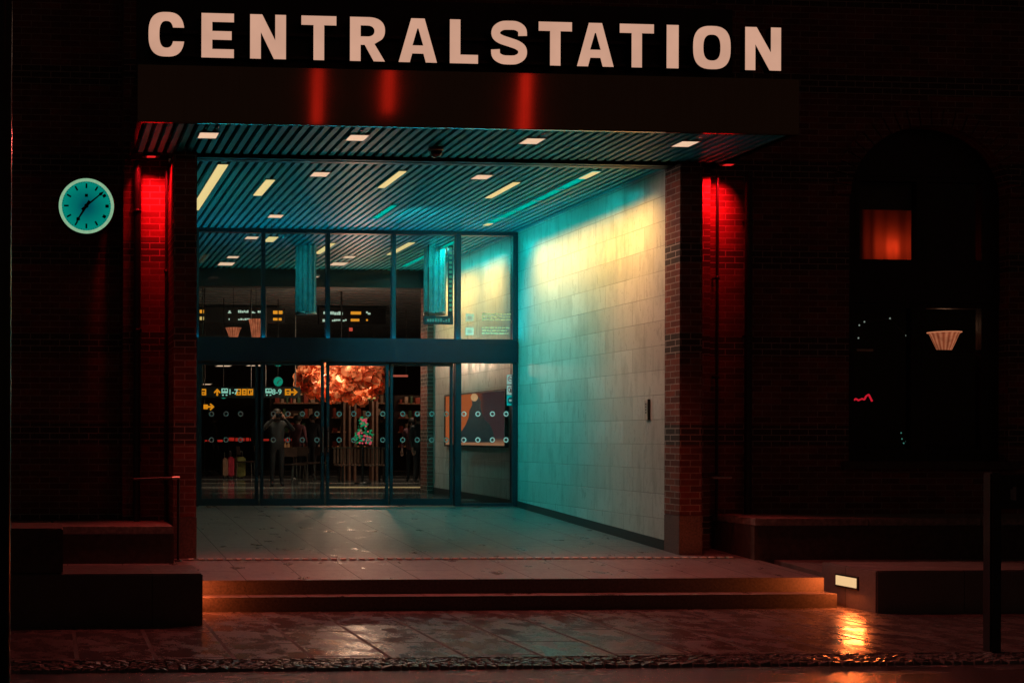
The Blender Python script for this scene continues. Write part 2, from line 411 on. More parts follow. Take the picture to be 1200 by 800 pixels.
# hall shell
mb = MB(); mb.box(-9.3, -9.0, 15.61, 46.3, 0, 6); mb.box(23, 23.3, 15.61, 46.3, 0, 6); mb.box(-9.3, 23.3, 46.2, 46.5, 0, 6)
mb.box(-9., 1.355, DOOR_Y + .3, DOOR_Y + .55, 0, 6)
mb.build('hall_wall', DARKW, st)
mb = MB(); mb.box(-9.3, 23.3, 24.9, 46.5, 4.62, 4.8)
for k in range(40): mb.box(-9, 23, 25.3 + k * .5, 25.42 + k * .5, 4.585, 4.617)
mb.build('hall_ceiling', HALLC, st)
B(-9., 23., 24.6, 24.9, 4.38, 4.9).build('bulkhead', plain('dark_bulkhead', (.02, .035, .04), .6), st)
# dark office behind the right-hand windows
mb = MB(); mb.box(8.9, 14.6, 18.3, 18.5, .3, 5.6); mb.box(8.8, 8.9, WALL_Y + D, 18.5, .3, 5.6); mb.box(14.6, 14.7, WALL_Y + D, 18.5, .3, 5.6)
mb.box(8.9, 14.6, WALL_Y + D + .002, 18.3, 3.32, 3.42); mb.box(8.9, 14.6, WALL_Y + D + .002, 18.3, .5, .6); mb.box(8.9, 14.6, WALL_Y + D + .002, 18.3, 5.5, 5.6)
mb.build('room_wall', plain('dark_room_wall', (.09, .06, .045), .8), st)

# windows of the arched bay
def win(px0, py0, px1, py1, arched=False):
    a, b = atY(px0, py0, WALL_Y), atY(px1, py1, WALL_Y); return a.x, b.x, b.z, a.z
wy0, wy1 = WALL_Y + .16, WALL_Y + .26
def window(x0, x1, z0, z1, rails, panem):
    mb = MB(); fw = .055
    mb.box(x0 - fw, x0, wy0, wy1, z0 - fw, z1 + fw); mb.box(x1, x1 + fw, wy0, wy1, z0 - fw, z1 + fw)
    mb.box(x0, x1, wy0 + .002, wy1 - .002, z0 - fw, z0); mb.box(x0, x1, wy0 + .002, wy1 - .002, z1, z1 + fw)
    for r in rails: mb.box(x0, x1, wy0 + .02, wy1 - .02, r - .016, r + .016)
    o = mb.build('window', TIMBER, st)
    B(x0, x1, wy0 + .045, wy0 + .055, z0, z1).build('pane', panem, o)
    return o
wx = lambda px: atY(px, 400, wy0).x
wz = lambda py, px=1080: atY(px, py, wy0).z
U0, U1, LW0, LW1 = wz(304, 1040), 4.66, wz(526), wz(361)
window(wx(1007), wx(1074), U0, U1, [], GLASS); window(wx(1086), wx(1150), U0, U1, [], GLASS)
window(wx(1001), wx(1068), LW0, LW1, [], GLASS); window(wx(1085), wx(1150), LW0, LW1, [wz(411)], GLASS)
yb = wy1
def panel(*a):
    a = list(a); B(*a).build('window_panel', TIMBER, st)
panel(ARCH_X0, wx(1001) - .057, wy0 + .003, yb, 1.18, LW1 + .057); panel(wx(1068) + .057, wx(1085) - .057, wy0 + .001, yb - .001, 1.18, LW1 + .057); panel(wx(1150) + .057, ARCH_X1, wy0 + .003, yb, 1.18, LW1 + .057)
panel(ARCH_X0, ARCH_X1, wy0 - .01, yb, LW1 + .059, U0 - .057)
panel(ARCH_X0, wx(1007) - .057, wy0 + .003, yb, U0 - .055, U1 + .057); panel(wx(1074) + .057, wx(1086) - .057, wy0 + .001, yb - .001, U0 - .055, U1 + .057); panel(wx(1150) + .057, ARCH_X1, wy0 + .003, yb, U0 - .055, U1 + .057)
panel(ARCH_X0, ARCH_X1, wy0 + .004, yb, 1.182, LW0 - .058)
MB().prism([(ARCH_X0, U1 + .06)] + [(ARCH_C - ARCH_R * math.cos(math.pi * i / 24), max(U1 + .06, SPR + AH * math.sin(math.pi * i / 24))) for i in range(1, 24)] + [(ARCH_X1, U1 + .06)], lambda u, v, d: (u, wy0 + .006 + d, v), .08).build('fanlight_panel', TIMBER, st)
B(ARCH_X0 - .1, ARCH_X1 + .1, WALL_Y - .09, WALL_Y + .155, 1.09, 1.178).build('window_sill', PLINTHM, st)
# lit blind in the upper left pane and a lamp behind it
rb = thing('roller_blind', (10.49, 15.46, 4.3), 'dark roller blind half down over the lit upper window', 'blind')
MB().tube((10.02, 15.46, 4.72), (10.96, 15.46, 4.72), .03).build('roller', BLACKM, rb)
B(10.02, 10.96, 15.44, 15.444, atY(1040, 246, 15.44).z, 4.70).build('fabric', plain('blind_cloth', (.10, .05, .03), .8), rb)
cw = thing('window_curtain', (10.29, 16.1, 3.45), 'orange red curtain glowing behind the upper window', 'curtain')
mb = MB(); n = 40
v = [(9.95 + 1.35 * i / n, 16.1 + .012 * math.sin(i * 1.3) + .01 * math.sin(i * .6), z) for z in (3.45, 4.9) for i in range(n + 1)]
mb.add(v, [(i, i + 1, n + 2 + i, n + 1 + i) for i in range(n)], True)
t = NT('orange_curtain_cloth'); tl = t.n('ShaderNodeBsdfTranslucent'); tl.inputs[0].default_value = (.8, .2, .1, 1); df = t.n('ShaderNodeBsdfDiffuse'); df.inputs[0].default_value = (.6, .13, .07, 1)
mx = t.n('ShaderNodeMixShader'); mx.inputs[0].default_value = .75; t.l(df.outputs[0], mx.inputs[1]); t.l(tl.outputs[0], mx.inputs[2]); t.l(mx.outputs[0], t.out.inputs[0])
mb.build('cloth', t.m, cw)
lamp('upper_window_lamp', 'POINT', (atY(1040, 290, 16.2).x, 16.27, atY(1040, 291, 16.2).z), 1.5, (1, .18, .07), shadow_soft_size=.03)

# bowl lamp standing on a lit ledge behind the lower right window
lp = atY(1113, 409, 15.6)
sh = thing('window_shelf', (11.3, 15.7, lp.z - .05), 'narrow lit shelf across the lower right window', 'shelf')
MB().bbox(10.98, 11.95, 15.56, 15.86, lp.z - .045, lp.z - .02, .006).build('board', plain('shelf_wood', (.35, .19, .10), .5), sh)
bl = thing('bowl_lamp', (lp.x, 15.7, lp.z - .02), 'glowing conical bowl lamp on the shelf in lower right window', 'lamp')
s_ = 15.7 / 1500
bowl_glow = None
t = NT('pleated_bowl_shade'); ob = t.n('ShaderNodeTexCoord').outputs['Object']; sp = t.n('ShaderNodeSeparateXYZ'); t.l(ob, sp.inputs[0])
ang = t.math('ARCTAN2', sp.outputs[0], sp.outputs[1]); pl_ = t.math('SINE', t.math('MULTIPLY', ang, 16.)); nn = t.noise(ob, 9.)
e = t.n('ShaderNodeEmission'); t.l(t.mix(t.ramp(pl_, -1, 1, 0, 1), srgb(160, 72, 44) + (1,), srgb(212, 122, 84) + (1,)), e.inputs[0]); t.l(t.ramp(nn, .35, .7, .38, .8), e.inputs[1])
t.l(e.outputs[0], t.out.inputs[0]); BOWL = t.m
MB().lathe((lp.x, 15.7, lp.z - .02), [(.001, 0), (.075, 0), (.085, .02), (.12, .10), (.165, .215), (.185, .235), (.178, .24), (.11, .12), (.07, .03), (.001, .025)], 32).build('lamp_shade', BOWL, bl)
MB().lathe((lp.x, 15.7, lp.z + .214), [(.184, 0), (.195, .004), (.195, .012), (.182, .014)], 32).build('rim', glow('bowl_rim', srgb(220, 130, 90), .8), bl)
lamp('bowl_lamp_light', 'POINT', (lp.x, 15.7, lp.z + .3), .5, (1, .45, .25), shadow_soft_size=.08)
# small lights seen behind the lower windows
fa = thing('string_lights', (9.95, 16.2, 2.6), 'tiny string of white fairy lights behind lower left window', 'string lights')
mb = MB()
for (px, py) in ((1007, 381), (1013, 377), (1006, 396), (1043, 373), (1062, 393)): MB().ball(atY(px, py, 16.2), .011, 6, 4).build('bulb', glow('fairy_bulb', srgb(180, 190, 175), .5), fa)
mb = MB(); mb.path([atY(1003, 372, 16.21), atY(1007, 381, 16.21), atY(1006, 396, 16.21), atY(1013, 377, 16.21), atY(1043, 373, 16.21), atY(1062, 393, 16.21)], .003, 5); mb.build('wire', BLACKM, fa)
fb = thing('string_lights', (10.4, 16.2, 1.5), 'tiny green blinking lights low behind the lower left window', 'string lights')
mb = MB()
for (px, py) in ((1056, 507), (1057, 514), (1062, 517), (1059, 519), (1146, 522)): MB().ball(atY(px, py, 16.2), .010, 6, 4).build('bulb', glow('green_bulb', srgb(90, 170, 150), .45), fb)
mb = MB(); mb.path([atY(1056, 507, 16.21), atY(1057, 514, 16.21), atY(1062, 517, 16.21), atY(1059, 519, 16.21), atY(1146, 522, 16.21)], .003, 5); mb.build('wire', BLACKM, fb)
ne = thing('neon_squiggle', (9.95, 16.4, 1.9), 'short red neon squiggle glowing behind lower left window', 'neon light')
MB().path([atY(x, y, 16.4) for x, y in ((1000, 469), (1003, 467), (1006, 469), (1010, 467), (1013, 468), (1015, 464), (1018, 462), (1020, 466), (1022, 470))], .012, 6).build('tube', glow('red_neon', (.75, .012, .03), .8), ne)
sl = thing('glass_shelf', (9.98, 16.3, 2.4), 'pale shelf edge catching light behind lower left window', 'shelf')
MB().bbox(atY(1001, 410, 16.3).x, atY(1021, 410, 16.3).x, 16.25, 16.5, atY(1010, 410, 16.3).z - .02, atY(1010, 409, 16.3).z, .004).build('board', plain('pale_shelf', (.5, .38, .36), .4), sl)
lamp('office_fill', 'SPOT', (10.0, 16.2, 3.2), .8, (1, .6, .5), aim=(0, .15, -1), spot_size=rad(50), shadow_soft_size=.05)  # unseen fill spot added behind the lower left window

# ================================================================== CANOPY
ca = thing('entrance_canopy', (4.5, 14, CEIL), 'brown metal canopy over the entrance with slatted underside', 'canopy')
CX0, CX1 = .90, 8.03
FT = atY(540, 84, CAN_Y).z
MB().bbox(CX0, CX1, CAN_Y, CAN_Y + .05, CEIL, FT, .006).build('fascia', FASCIA, ca)
mb = MB(); mb.box(CX0, CX0 + .05, CAN_Y + .052, WALL_Y - .003, CEIL - .0, FT - .02); mb.build('side_panel', FASCIA, ca)
mb = MB(); mb.box(CX1 - .05, CX1, CAN_Y + .052, WALL_Y - .003, CEIL, FT - .02)
mb.build('side_panel', FASCIA, ca)
B(CX0 + .052, CX1 - .052, CAN_Y + .052, 14.94, FT - .08, FT - .03).build('roof', VOID, ca)
mb = MB(); x = CX0 + .1
while x < CX1 - .1: e_ = random.uniform(-.002, .002); mb.box(x + e_, x + .062 + e_, CAN_Y + .055, 14.66, CEIL + abs(e_), CEIL + .05); x += .1105
mb.build('slats', SLAT, ca)
B(CX0 + .06, CX1 - .06, CAN_Y + .055, 14.66, CEIL + .16, CEIL + .17).build('void_panel', VOID, ca)
cl = thing('slatted_ceiling', (4.5, 19, CEIL), 'teal slatted ceiling of the porch running on into the hall', 'ceiling')
mb = MB(); x = 1.70
while x < STONE_X - .06: e_ = random.uniform(-.002, .002); mb.box(x + e_, x + .062 + e_, 14.96, 24.58, CEIL + abs(e_), CEIL + .05); x += .1105
mb.build('slats', SLAT, cl)
B(1.66, STONE_X, 14.96, 24.58, CEIL + .16, CEIL + .2).build('void_panel', VOID, cl)
mb = MB(); mb.box(-9, 1.35, 20.5, 24.58, CEIL, CEIL + .1); mb.box(7.75, 23, 20.5, 24.58, CEIL, CEIL + .1); mb.build('side_ceiling', HALLC, cl)
sb = thing('shutter_box', (4.5, 14.75, CEIL - .05), 'dark shutter rail crossing the slatted ceiling', 'shutter rail')
MB().bbox(1.662, 7.386, 14.70, 14.92, CEIL - .035, CEIL + .12, .006).build('housing', plain('shutter_paint', (.015, .022, .028), .4), sb)
B(1.67, 7.38, 14.78, 14.84, CEIL - .042, CEIL - .036).build('slot', BLACKM, sb)
dc = atZ(507, 181, CEIL - .05)
cam_t = thing('dome_camera', (dc.x, dc.y - .12, CEIL - .0), 'small dome security camera under the slats at the shutter rail', 'camera')
mb = MB(); mb.lathe((dc.x, dc.y - .12, CEIL), [(.001, 0), (.085, 0), (.085, -.035), (.075, -.045)], 24); mb.build('base', plain('camera_grey', (.25, .27, .27), .4), cam_t)
MB().lathe((dc.x, dc.y - .12, CEIL - .045), [(.072, 0), (.068, -.03), (.045, -.058), (.001, -.07)], 24).build('dome', plain('smoked_dome', (.02, .025, .028), .06, spec=.9), cam_t)

# downlights in the slats
def downlight(loc, label, group, w=.2, l=.26):
    x, y, z = loc; o = thing('downlight', loc, label, 'downlight', group)
    mb = MB()
    mb.box(x - w / 2 - .012, x + w / 2 + .012, y - l / 2 - .012, y - l / 2, z - .006, z + .03); mb.box(x - w / 2 - .012, x + w / 2 + .012, y + l / 2, y + l / 2 + .012, z - .006, z + .03)
    mb.box(x - w / 2 - .012, x - w / 2, y - l / 2, y + l / 2, z - .006, z + .03); mb.box(x + w / 2, x + w / 2 + .012, y - l / 2, y + l / 2, z - .006, z + .03)
    mb.build('trim', plain('downlight_trim', (.4, .36, .33), .4), o)
    B(x - w / 2, x + w / 2, y - l / 2, y + l / 2, z - .004, z + .02).build('lens', G_DOWN, o); return o
GD = 'square downlights in the slatted ceiling'
dspots = [((1.70, 13.76), 'warm square downlight at the canopy edge above the left brick pier'), ((3.33, 13.74), 'warm square downlight at the canopy edge below letters R and T'),
          ((5.28, 13.74), 'warm square downlight at the canopy edge below the second T of the sign'), ((7.02, 13.74), 'warm square downlight at the canopy edge beside the right pier'),
          ((3.335, 15.68), 'warm square downlight behind the shutter rail, left one of two'), ((5.385, 15.68), 'warm square downlight behind the shutter rail, right one of two'),
          ((3.315, 18.7), 'warm square downlight close above the top of the glass front'), ((3.285, 20.75), 'warm square downlight nearest behind the top left pane'),
          ((5.388, 22.8), 'warm square downlight behind the third upper pane, among slats'), ((3.30, 23.0), 'warm square downlight behind the top left pane, middle of its row')]
first = downlight((dspots[0][0][0], dspots[0][0][1], CEIL - .002), dspots[0][1], GD)
for (xy, lab) in dspots[1:]:
    o = copy_tree(first, (xy[0], xy[1], CEIL - .002)); o['label'] = lab
for i, (px, py, lab) in enumerate(((247, 326, 'pale ceiling light in the dark hall ceiling, farthest left'), (324, 333, 'pale ceiling light in the dark hall ceiling left of the fluted pendant'), (363, 325, 'pale ceiling light seen beside the fluted pendant in the hall'), (487, 329, 'pale ceiling light in dark hall ceiling behind the fourth pane'), (265, 309, 'pale ceiling light at the hall ceiling edge'), (397, 309, 'pale ceiling light at the slats end behind third pane'))):
    q = atZ(px, py, 4.57 if py > 315 else CEIL - .002); o = copy_tree(first, q); o['label'] = lab; o['group'] = GD; o.scale = (1.4, 1.6, 1)
# linear lights
GL = 'linear lights in the slatted ceiling'
def linear(x, y0, y1, label, m, w=.115):
    o = thing('linear_light', (x, (y0 + y1) / 2, CEIL), label, 'linear light', GL)
    B(x - w / 2 - .012, x + w / 2 + .012, y0 - .012, y1 + .012, CEIL - .008, CEIL + .06).build('housing', plain('luminaire_teal', (.06, .2, .2), .5), o)
    B(x - w / 2, x + w / 2, y0, y1, CEIL - .016, CEIL - .0085).build('diffuser', m, o); return o
linear(2.06, 15.2, 18.25, 'long cream linear ceiling light beside the left brick pier', G_LIN, .12)
linear(2.78, 16.05, 17.08, 'short cream linear ceiling light second from the left', G_LIN)
linear(4.30, 15.4, 16.42, 'short cream linear ceiling light in the middle near the shutter rail', G_LIN, .09)
linear(4.81, 17.67, 18.72, 'short teal linear ceiling light close to the glass front', G_LTEAL, .075)
linear(5.93, 15.95, 17.0, 'short cream linear ceiling light between the middle and the stone wall', G_LIN, .09)
o = linear(6.65, 15.2, 19.18, 'long teal linear ceiling light running along the stone wall', G_LTEAL, .1)
for ya, yb in ((15.2, 15.62), (18.98, 19.18)): B(6.60, 6.70, ya, yb, CEIL - .019, CEIL - .0165).build('end_lens', G_LIN, o)
mb = MB()
for yy in (16.3, 17.1, 17.9, 18.5): B(6.585, 6.715, yy, yy + .03, CEIL - .024, CEIL - .0165).build('joint_clip', WHITEP, o)
for px0, py0, px1, py1, lab in ((394, 302, 404, 296, 'short'), ):
    pass
q0, q1 = atZ(525, 313, CEIL), atZ(533, 306, CEIL)
linear(3.62, 20.6, 21.1, 'bright linear stub light behind the top left pane', G_LIN, .16)
linear(4.72, 21.2, 22.4, 'short cream linear light behind the second upper pane', G_LIN, .11)
linear(6.02, 21.0, 22.4, 'short cream linear light behind the third upper pane', G_LIN, .11)
linear(6.70, 20.6, 23.9, 'teal linear light behind the fourth upper pane', G_LTEAL, .08)

# ================================================================== SIGN
LY = CAN_Y + .02
sg = thing('station_sign', (4.2, CAN_Y + .1, FT), 'illuminated station sign of pink block letters above the canopy', 'sign')
B(CX0, 7.02 + .35, CAN_Y + .16, CAN_Y + .24, FT + .002, 6.1).build('sign_panel', SIGNB, sg)
mb = MB(); mb.box(CX0 + .2, 7.1, CAN_Y + .10, CAN_Y + .155, FT + .12, FT + .15); mb.build('mounting_rail', BLACKM, sg); mb = MB(); mb.box(CX0 + .2, 7.1, CAN_Y + .10, CAN_Y + .155, FT + .36, FT + .39)
mb.build('mounting_rail', BLACKM, sg)
def ribbon(pts, t):
    L, R = [], []
    for i, p in enumerate(pts):
        a = pts[max(0, i - 1)]; b = pts[min(len(pts) - 1, i + 1)]
        d = Vector((b[0] - a[0], b[1] - a[1])).normalized(); n = Vector((-d.y, d.x)) * t / 2
        L.append((p[0] + n.x, p[1] + n.y)); R.append((p[0] - n.x, p[1] - n.y))
    return L + R[::-1]
def crom(P, k=8):
    out = []; Q = [P[0]] + P + [P[-1]]
    for i in range(1, len(Q) - 2):
        for j in range(k):
            t = j / k; f = lambda a, b, c, d: .5 * (2 * b + (c - a) * t + (2 * a - 5 * b + 4 * c - d) * t * t + (3 * b - a - 3 * c + d) * t ** 3)
            out.append(tuple(f(Q[i - 1][m], Q[i][m], Q[i + 1][m], Q[i + 2][m]) for m in (0, 1)))
    return out + [P[-1]]
def sup(cx, cy, rx, ry, n=2.5, k=40, a0=0, a1=360):
    o = []
    for i in range(k + 1):
        a = rad(a0 + (a1 - a0) * i / k); c, s = math.cos(a), math.sin(a)
        o.append((cx + rx * abs(c) ** (2 / n) * (1 if c >= 0 else -1), cy + ry * abs(s) ** (2 / n) * (1 if s >= 0 else -1)))
    return o
T = .245   # stroke, in letter heights
def letter(ch, w):
    if ch == 'I': return [[(0, 0), (w, 0), (w, 1), (0, 1)]]
    if ch == 'L': return [[(0, 0), (w, 0), (w, .2), (T, .2), (T, 1), (0, 1)]]
    if ch == 'E': return [[(0, 0), (w, 0), (w, .195), (T, .195), (T, .405), (w * .93, .405), (w * .93, .6), (T, .6), (T, .805), (w, .805), (w, 1), (0, 1)]]
    if ch == 'T': m = w / 2; return [[(m - T / 2, 0), (m + T / 2, 0), (m + T / 2, .79), (w, .79), (w, 1), (0, 1), (0, .79), (m - T / 2, .79)]]
    if ch == 'N': return [[(0, 0), (T, 0), (T, .60), (w - T * 1.12, 0), (w, 0), (w, 1), (w - T, 1), (w - T, .42), (T * 1.12, 1), (0, 1)]]
    if ch == 'A':
        m = w / 2
        return [[(0, 0), (T * 1.06, 0), (T * 1.06 + .055, .2), (w - T * 1.06 - .055, .2), (w - T * 1.06, 0), (w, 0), (m + .155, 1), (m - .155, 1)],
                [(m - .125, .385), (m + .125, .385), (m + .012, .77), (m - .012, .77)]]
    if ch == 'O': return [sup(w / 2, .5, w / 2, .5, 2.7)[:-1], sup(w / 2, .5, w / 2 - T, .5 - .2, 2.6)[:-1]]
    if ch == 'C':
        def arc(rx, ry, n, yc):
            a0 = math.degrees(math.asin((yc / ry) ** (n / 2))); return sup(w / 2, .5, rx, ry, n, 60, a0, 360 - a0)
        return [arc(w / 2, .5, 2.7, .155) + arc(w / 2 - T, .3, 2.6, .155)[::-1]]
    if ch == 'R':
        bowl = [(.53 * w, 1)] + sup(w * .53, .70, w * .47, .30, 2.3, 16, 90, -40) + [(w * .70, .41)]
        return [[(0, 0), (T, 0), (T, .37), (w * .42, .37), (w * .68, 0), (w, 0), (w * .70, .395)] + bowl[::-1][1:] + [(0, 1)],
                [(T, .56)] + [(w * .5, .56)] + sup(w * .5, .685, w * .2, .125, 2.2, 12, -90, 90) + [(T, .81)]]
    if ch == 'S':
        # outline walked as two half bowls with horizontal terminals
        P = [(.865, .66), (.845, .80), (.70, .885), (.5, .897), (.30, .88), (.155, .79), (.145, .66), (.27, .575), (.5, .512), (.73, .445), (.855, .35), (.845, .21), (.70, .12), (.5, .103), (.30, .117), (.15, .20), (.125, .34)]
        pts = []
        for k, (x, y) in enumerate(P): pts.append((x * w, y))
        c = crom(pts, 6); return [ribbon(c, .205)]
boxes = [('C', 174, 216), ('E', 236, 274), ('N', 293, 335), ('T', 353, 394), ('R', 410, 451), ('A', 467, 512), ('L', 527, 560), ('S', 575, 618), ('T', 631, 670), ('A', 676, 719), ('T', 726, 766), ('I', 781, 795), ('O', 812, 856), ('N', 873, 915)]
LZ0 = sum(atY(a, b, LY).z for a, b in ((250, 68.3), (894, 82.6))) / 2; LZ1 = sum(atY(a, b, LY).z for a, b in ((250, 16.), (894, 32.4))) / 2
LH = LZ1 - LZ0
for ch, xa, xb in boxes:
    X0, X1 = atY(xa, 50, LY).x, atY(xb, 50, LY).x; w = (X1 - X0) / LH
    cu = bpy.data.curves.new('letter', 'CURVE'); cu.dimensions = '2D'; cu.fill_mode = 'BOTH'; cu.extrude = .05 / LH
    for loop in letter(ch, w):
        sp_ = cu.splines.new('POLY'); sp_.points.add(len(loop) - 1); sp_.use_cyclic_u = True
        for p, q in zip(sp_.points, loop): p.co = (q[0], q[1], 0, 1)
    tmp = bpy.data.objects.new('letter_tmp', cu); COL.objects.link(tmp); bpy.context.view_layer.update()
    me = bpy.data.meshes.new_from_object(tmp.evaluated_get(bpy.context.evaluated_depsgraph_get())); bpy.data.objects.remove(tmp)
    me.materials.clear(); me.materials.append(LETSIDE); me.materials.append(G_LET)
    base = Vector((X0, LY + .045, LZ0)) - Vector(ROOT[sg.name])
    me.transform(Matrix.Translation(base) @ Matrix.Rotation(rad(90), 4, 'X') @ Matrix.Scale(LH, 4))
    for p in me.polygons: p.material_index = 1 if p.normal.y < -.9 else 0
    o = bpy.data.objects.new('letter', me); COL.objects.link(o); o.parent = sg

# ================================================================== GLASS FRONT
gs = thing('glazed_front', (4.7, DOOR_Y, HALL_Z), 'tall dark framed glass front with sliding doors closing the porch', 'glass front')
dx = lambda px: atY(px, 430, DOOR_Y).x
dz = lambda py, px=420: atY(px, py, DOOR_Y).z
ZT, ZB = CEIL - .012, HALL_Z
upm = [229.5, 308, 383.5, 460.5, 536, 609]
tz0, tz1 = dz(424.5), dz(397.5)
mb = MB(); FW = .075
mb.box(1.662, STONE_X - .014, DOOR_Y - .06, DOOR_Y + .06, dz(274.5), ZT)
for i, px in enumerate(upm):
    X = dx(px); ww = FW if i in (0, 4, 5) else .055
    if i == 5: X = STONE_X - .014 - ww / 2
    mb.box(X - ww / 2, X + ww / 2, DOOR_Y - .058, DOOR_Y + .058, tz1 + .002, dz(274.5) - .002)
    if i in (0, 4, 5): mb.box(X - .045 if i < 5 else X - .0375, X + .045 if i < 5 else X + .0375, DOOR_Y - .064, DOOR_Y + .064, ZB + .002, tz0 - .002)
mb.box(1.662, STONE_X - .014, DOOR_Y - .05, DOOR_Y + .05, tz1 - .02, tz1)
mb.box(dx(540), STONE_X - .09, DOOR_Y - .05, DOOR_Y + .05, ZB + .002, ZB + .05)
mb.box(1.665, dx(226), DOOR_Y - .05, DOOR_Y + .05, ZB + .002, ZB + .07)
mb.build('frame', NAVY, gs)
mb = MB(); mb.bbox(1.664, STONE_X - .016, DOOR_Y - .085, DOOR_Y + .085, tz0, tz1 - .022, .006)
for px in upm[1:5]: mb.box(dx(px) - .004, dx(px) + .004, DOOR_Y - .088, DOOR_Y - .0855, tz0 + .01, tz1 - .03)
mb.build('transom', NAVY2, gs)
for sgn in (-1, 1):  # uplight strips, lips and area lamps added to brighten the teal ceiling
    yc = DOOR_Y + sgn * .068
    B(1.70, STONE_X - .1, yc - .012, yc + .012, tz1 - .018, tz1 - .004).build('added_uplight', G_LTEAL, gs)
    B(1.70, STONE_X - .1, DOOR_Y + sgn * .086, DOOR_Y + sgn * .091, tz1 - .05, tz1 + .012).build('added_uplight_lip', NAVY2, gs)
    lamp('transom_fill', 'AREA', (4.55, yc, tz1 + .004), 22. if sgn < 0 else 12., (.0, .80, 1.), aim=(0, sgn * .75, 1), shape='RECTANGLE', size=5.5, size_y=.03)
for a, b in zip([None] + upm[:-1], upm):
    xa = 1.70 if a is None else dx(a) + .03; xb = dx(b) - .03 if b != 609 else STONE_X - .09
    B(xa, xb, DOOR_Y - .006, DOOR_Y + .006, tz1 + .002, dz(274.5) - .002).build('pane', GLASS, gs)
def rings(pxs, y, parent, m, r=.042):
    for row in (484.8, 515.2):
        for px in pxs:
            mb = MB(); c = Vector((dx(px), y, dz(row, px))); n = 20; v = []
            for rr, dd in ((r, 0), (r * .58, 0), (r * .58, .002), (r, .002)):
                for i in range(n): t = 2 * math.pi * i / n; v.append((c.x + rr * math.cos(t), y + dd, c.z + rr * math.sin(t)))
            mb.add(v, [(q * n + i, q * n + (i + 1) % n, ((q + 1) % 4) * n + (i + 1) % n, ((q + 1) % 4) * n + i) for q in range(4) for i in range(n)])
            mb.build('safety_dot', m, parent)
RINGM = plain('frosted_dot_film', (.30, .31, .30), .6, emit=(.35, .38, .35), estr=.045)  # both dot films are given a faint glow of their own
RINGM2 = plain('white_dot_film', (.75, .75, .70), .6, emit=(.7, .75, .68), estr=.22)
leaves = [(233, 302.5, 0), (305, 379, -.03), (382, 454.5, -.03), (457, 530.5, 0)]
for k, (a, b, oy) in enumerate(leaves):
    xa, xb = dx(a), dx(b); Y = DOOR_Y + oy; s0 = .045
    zt = tz0 - .004
    mb = MB(); mb.box(xa, xa + s0, Y - .022, Y + .022, ZB + .012, zt); mb.box(xb - s0, xb, Y - .022, Y + .022, ZB + .012, zt)
    mb.box(xa + s0, xb - s0, Y - .02, Y + .02, ZB + .012, ZB + .12); mb.box(xa + s0, xb - s0, Y - .02, Y + .02, zt - .05, zt)
    d = mb.build('sliding_door', NAVY, gs)
    B(xa + s0, xb - s0, Y - .006, Y + .006, ZB + .122, zt - .052).build('pane', GLASS, d)
    rings([a + 15 + 17 * j for j in range(4) if a + 15 + 17 * j < b - 6], Y - .0095, d, RINGM)
    if k in (1, 2):
        hx = xb - .022 if k == 1 else xa + .022
        MB().bbox(hx - .012, hx + .012, Y - .06, Y - .0225, HALL_Z + .85, HALL_Z + 1.25, .005).build('handle', STEEL, d)
xa, xb = dx(536) + .05, STONE_X - .09
fp = B(xa, xb, DOOR_Y - .006, DOOR_Y + .006, ZB + .052, tz0 - .002).build('pane', GLASS, gs)
rings([543.5, 560, 577, 593], DOOR_Y - .0095, fp, RINGM2)
fp2 = B(1.67, dx(226), DOOR_Y - .006, DOOR_Y + .006, ZB + .072, tz0 - .002).build('pane', GLASS, gs); rings([222.5], DOOR_Y - .0095, fp2, RINGM)
# floor track and low pale rail inside the first door
# sensors over the doors
se = thing('door_sensor', (dx(381), DOOR_Y - .1, tz0 + .03), 'small dark motion sensor on the blue transom above doors', 'sensor')
MB().bbox(dx(374), dx(388), DOOR_Y - .125, DOOR_Y - .087, tz0 + .004, tz0 + .05, .008).build('housing', BLACKM, se)
B(dx(377), dx(385), DOOR_Y - .128, DOOR_Y - .1255, tz0 + .012, tz0 + .03).build('lens', plain('sensor_lens', (.03, .03, .035), .1), se)
# stickers on the fixed pane
def disc(mb, c, r, y, n=24, r2=0):
    v = [(c[0] + q * math.cos(2 * math.pi * i / n), y, c[1] + q * math.sin(2 * math.pi * i / n)) for q in ((r, r2) if r2 else (r,)) for i in range(n)]
    mb.add(v, [(i, (i + 1) % n, n + (i + 1) % n, n + i) for i in range(n)] if r2 else [tuple(range(n))])
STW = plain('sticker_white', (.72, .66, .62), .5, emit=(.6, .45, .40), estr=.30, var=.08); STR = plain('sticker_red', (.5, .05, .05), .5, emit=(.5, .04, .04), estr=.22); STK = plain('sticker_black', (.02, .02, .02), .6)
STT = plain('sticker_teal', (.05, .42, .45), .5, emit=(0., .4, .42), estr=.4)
labs = ['white no smoking sticker, top one of three on the right glass pane', 'white no dogs style prohibition sticker, middle one on the right pane', 'teal camera notice sticker, lowest of three on the right glass pane']
labs[1] = 'white prohibition sticker with red ring, middle one on the right pane'
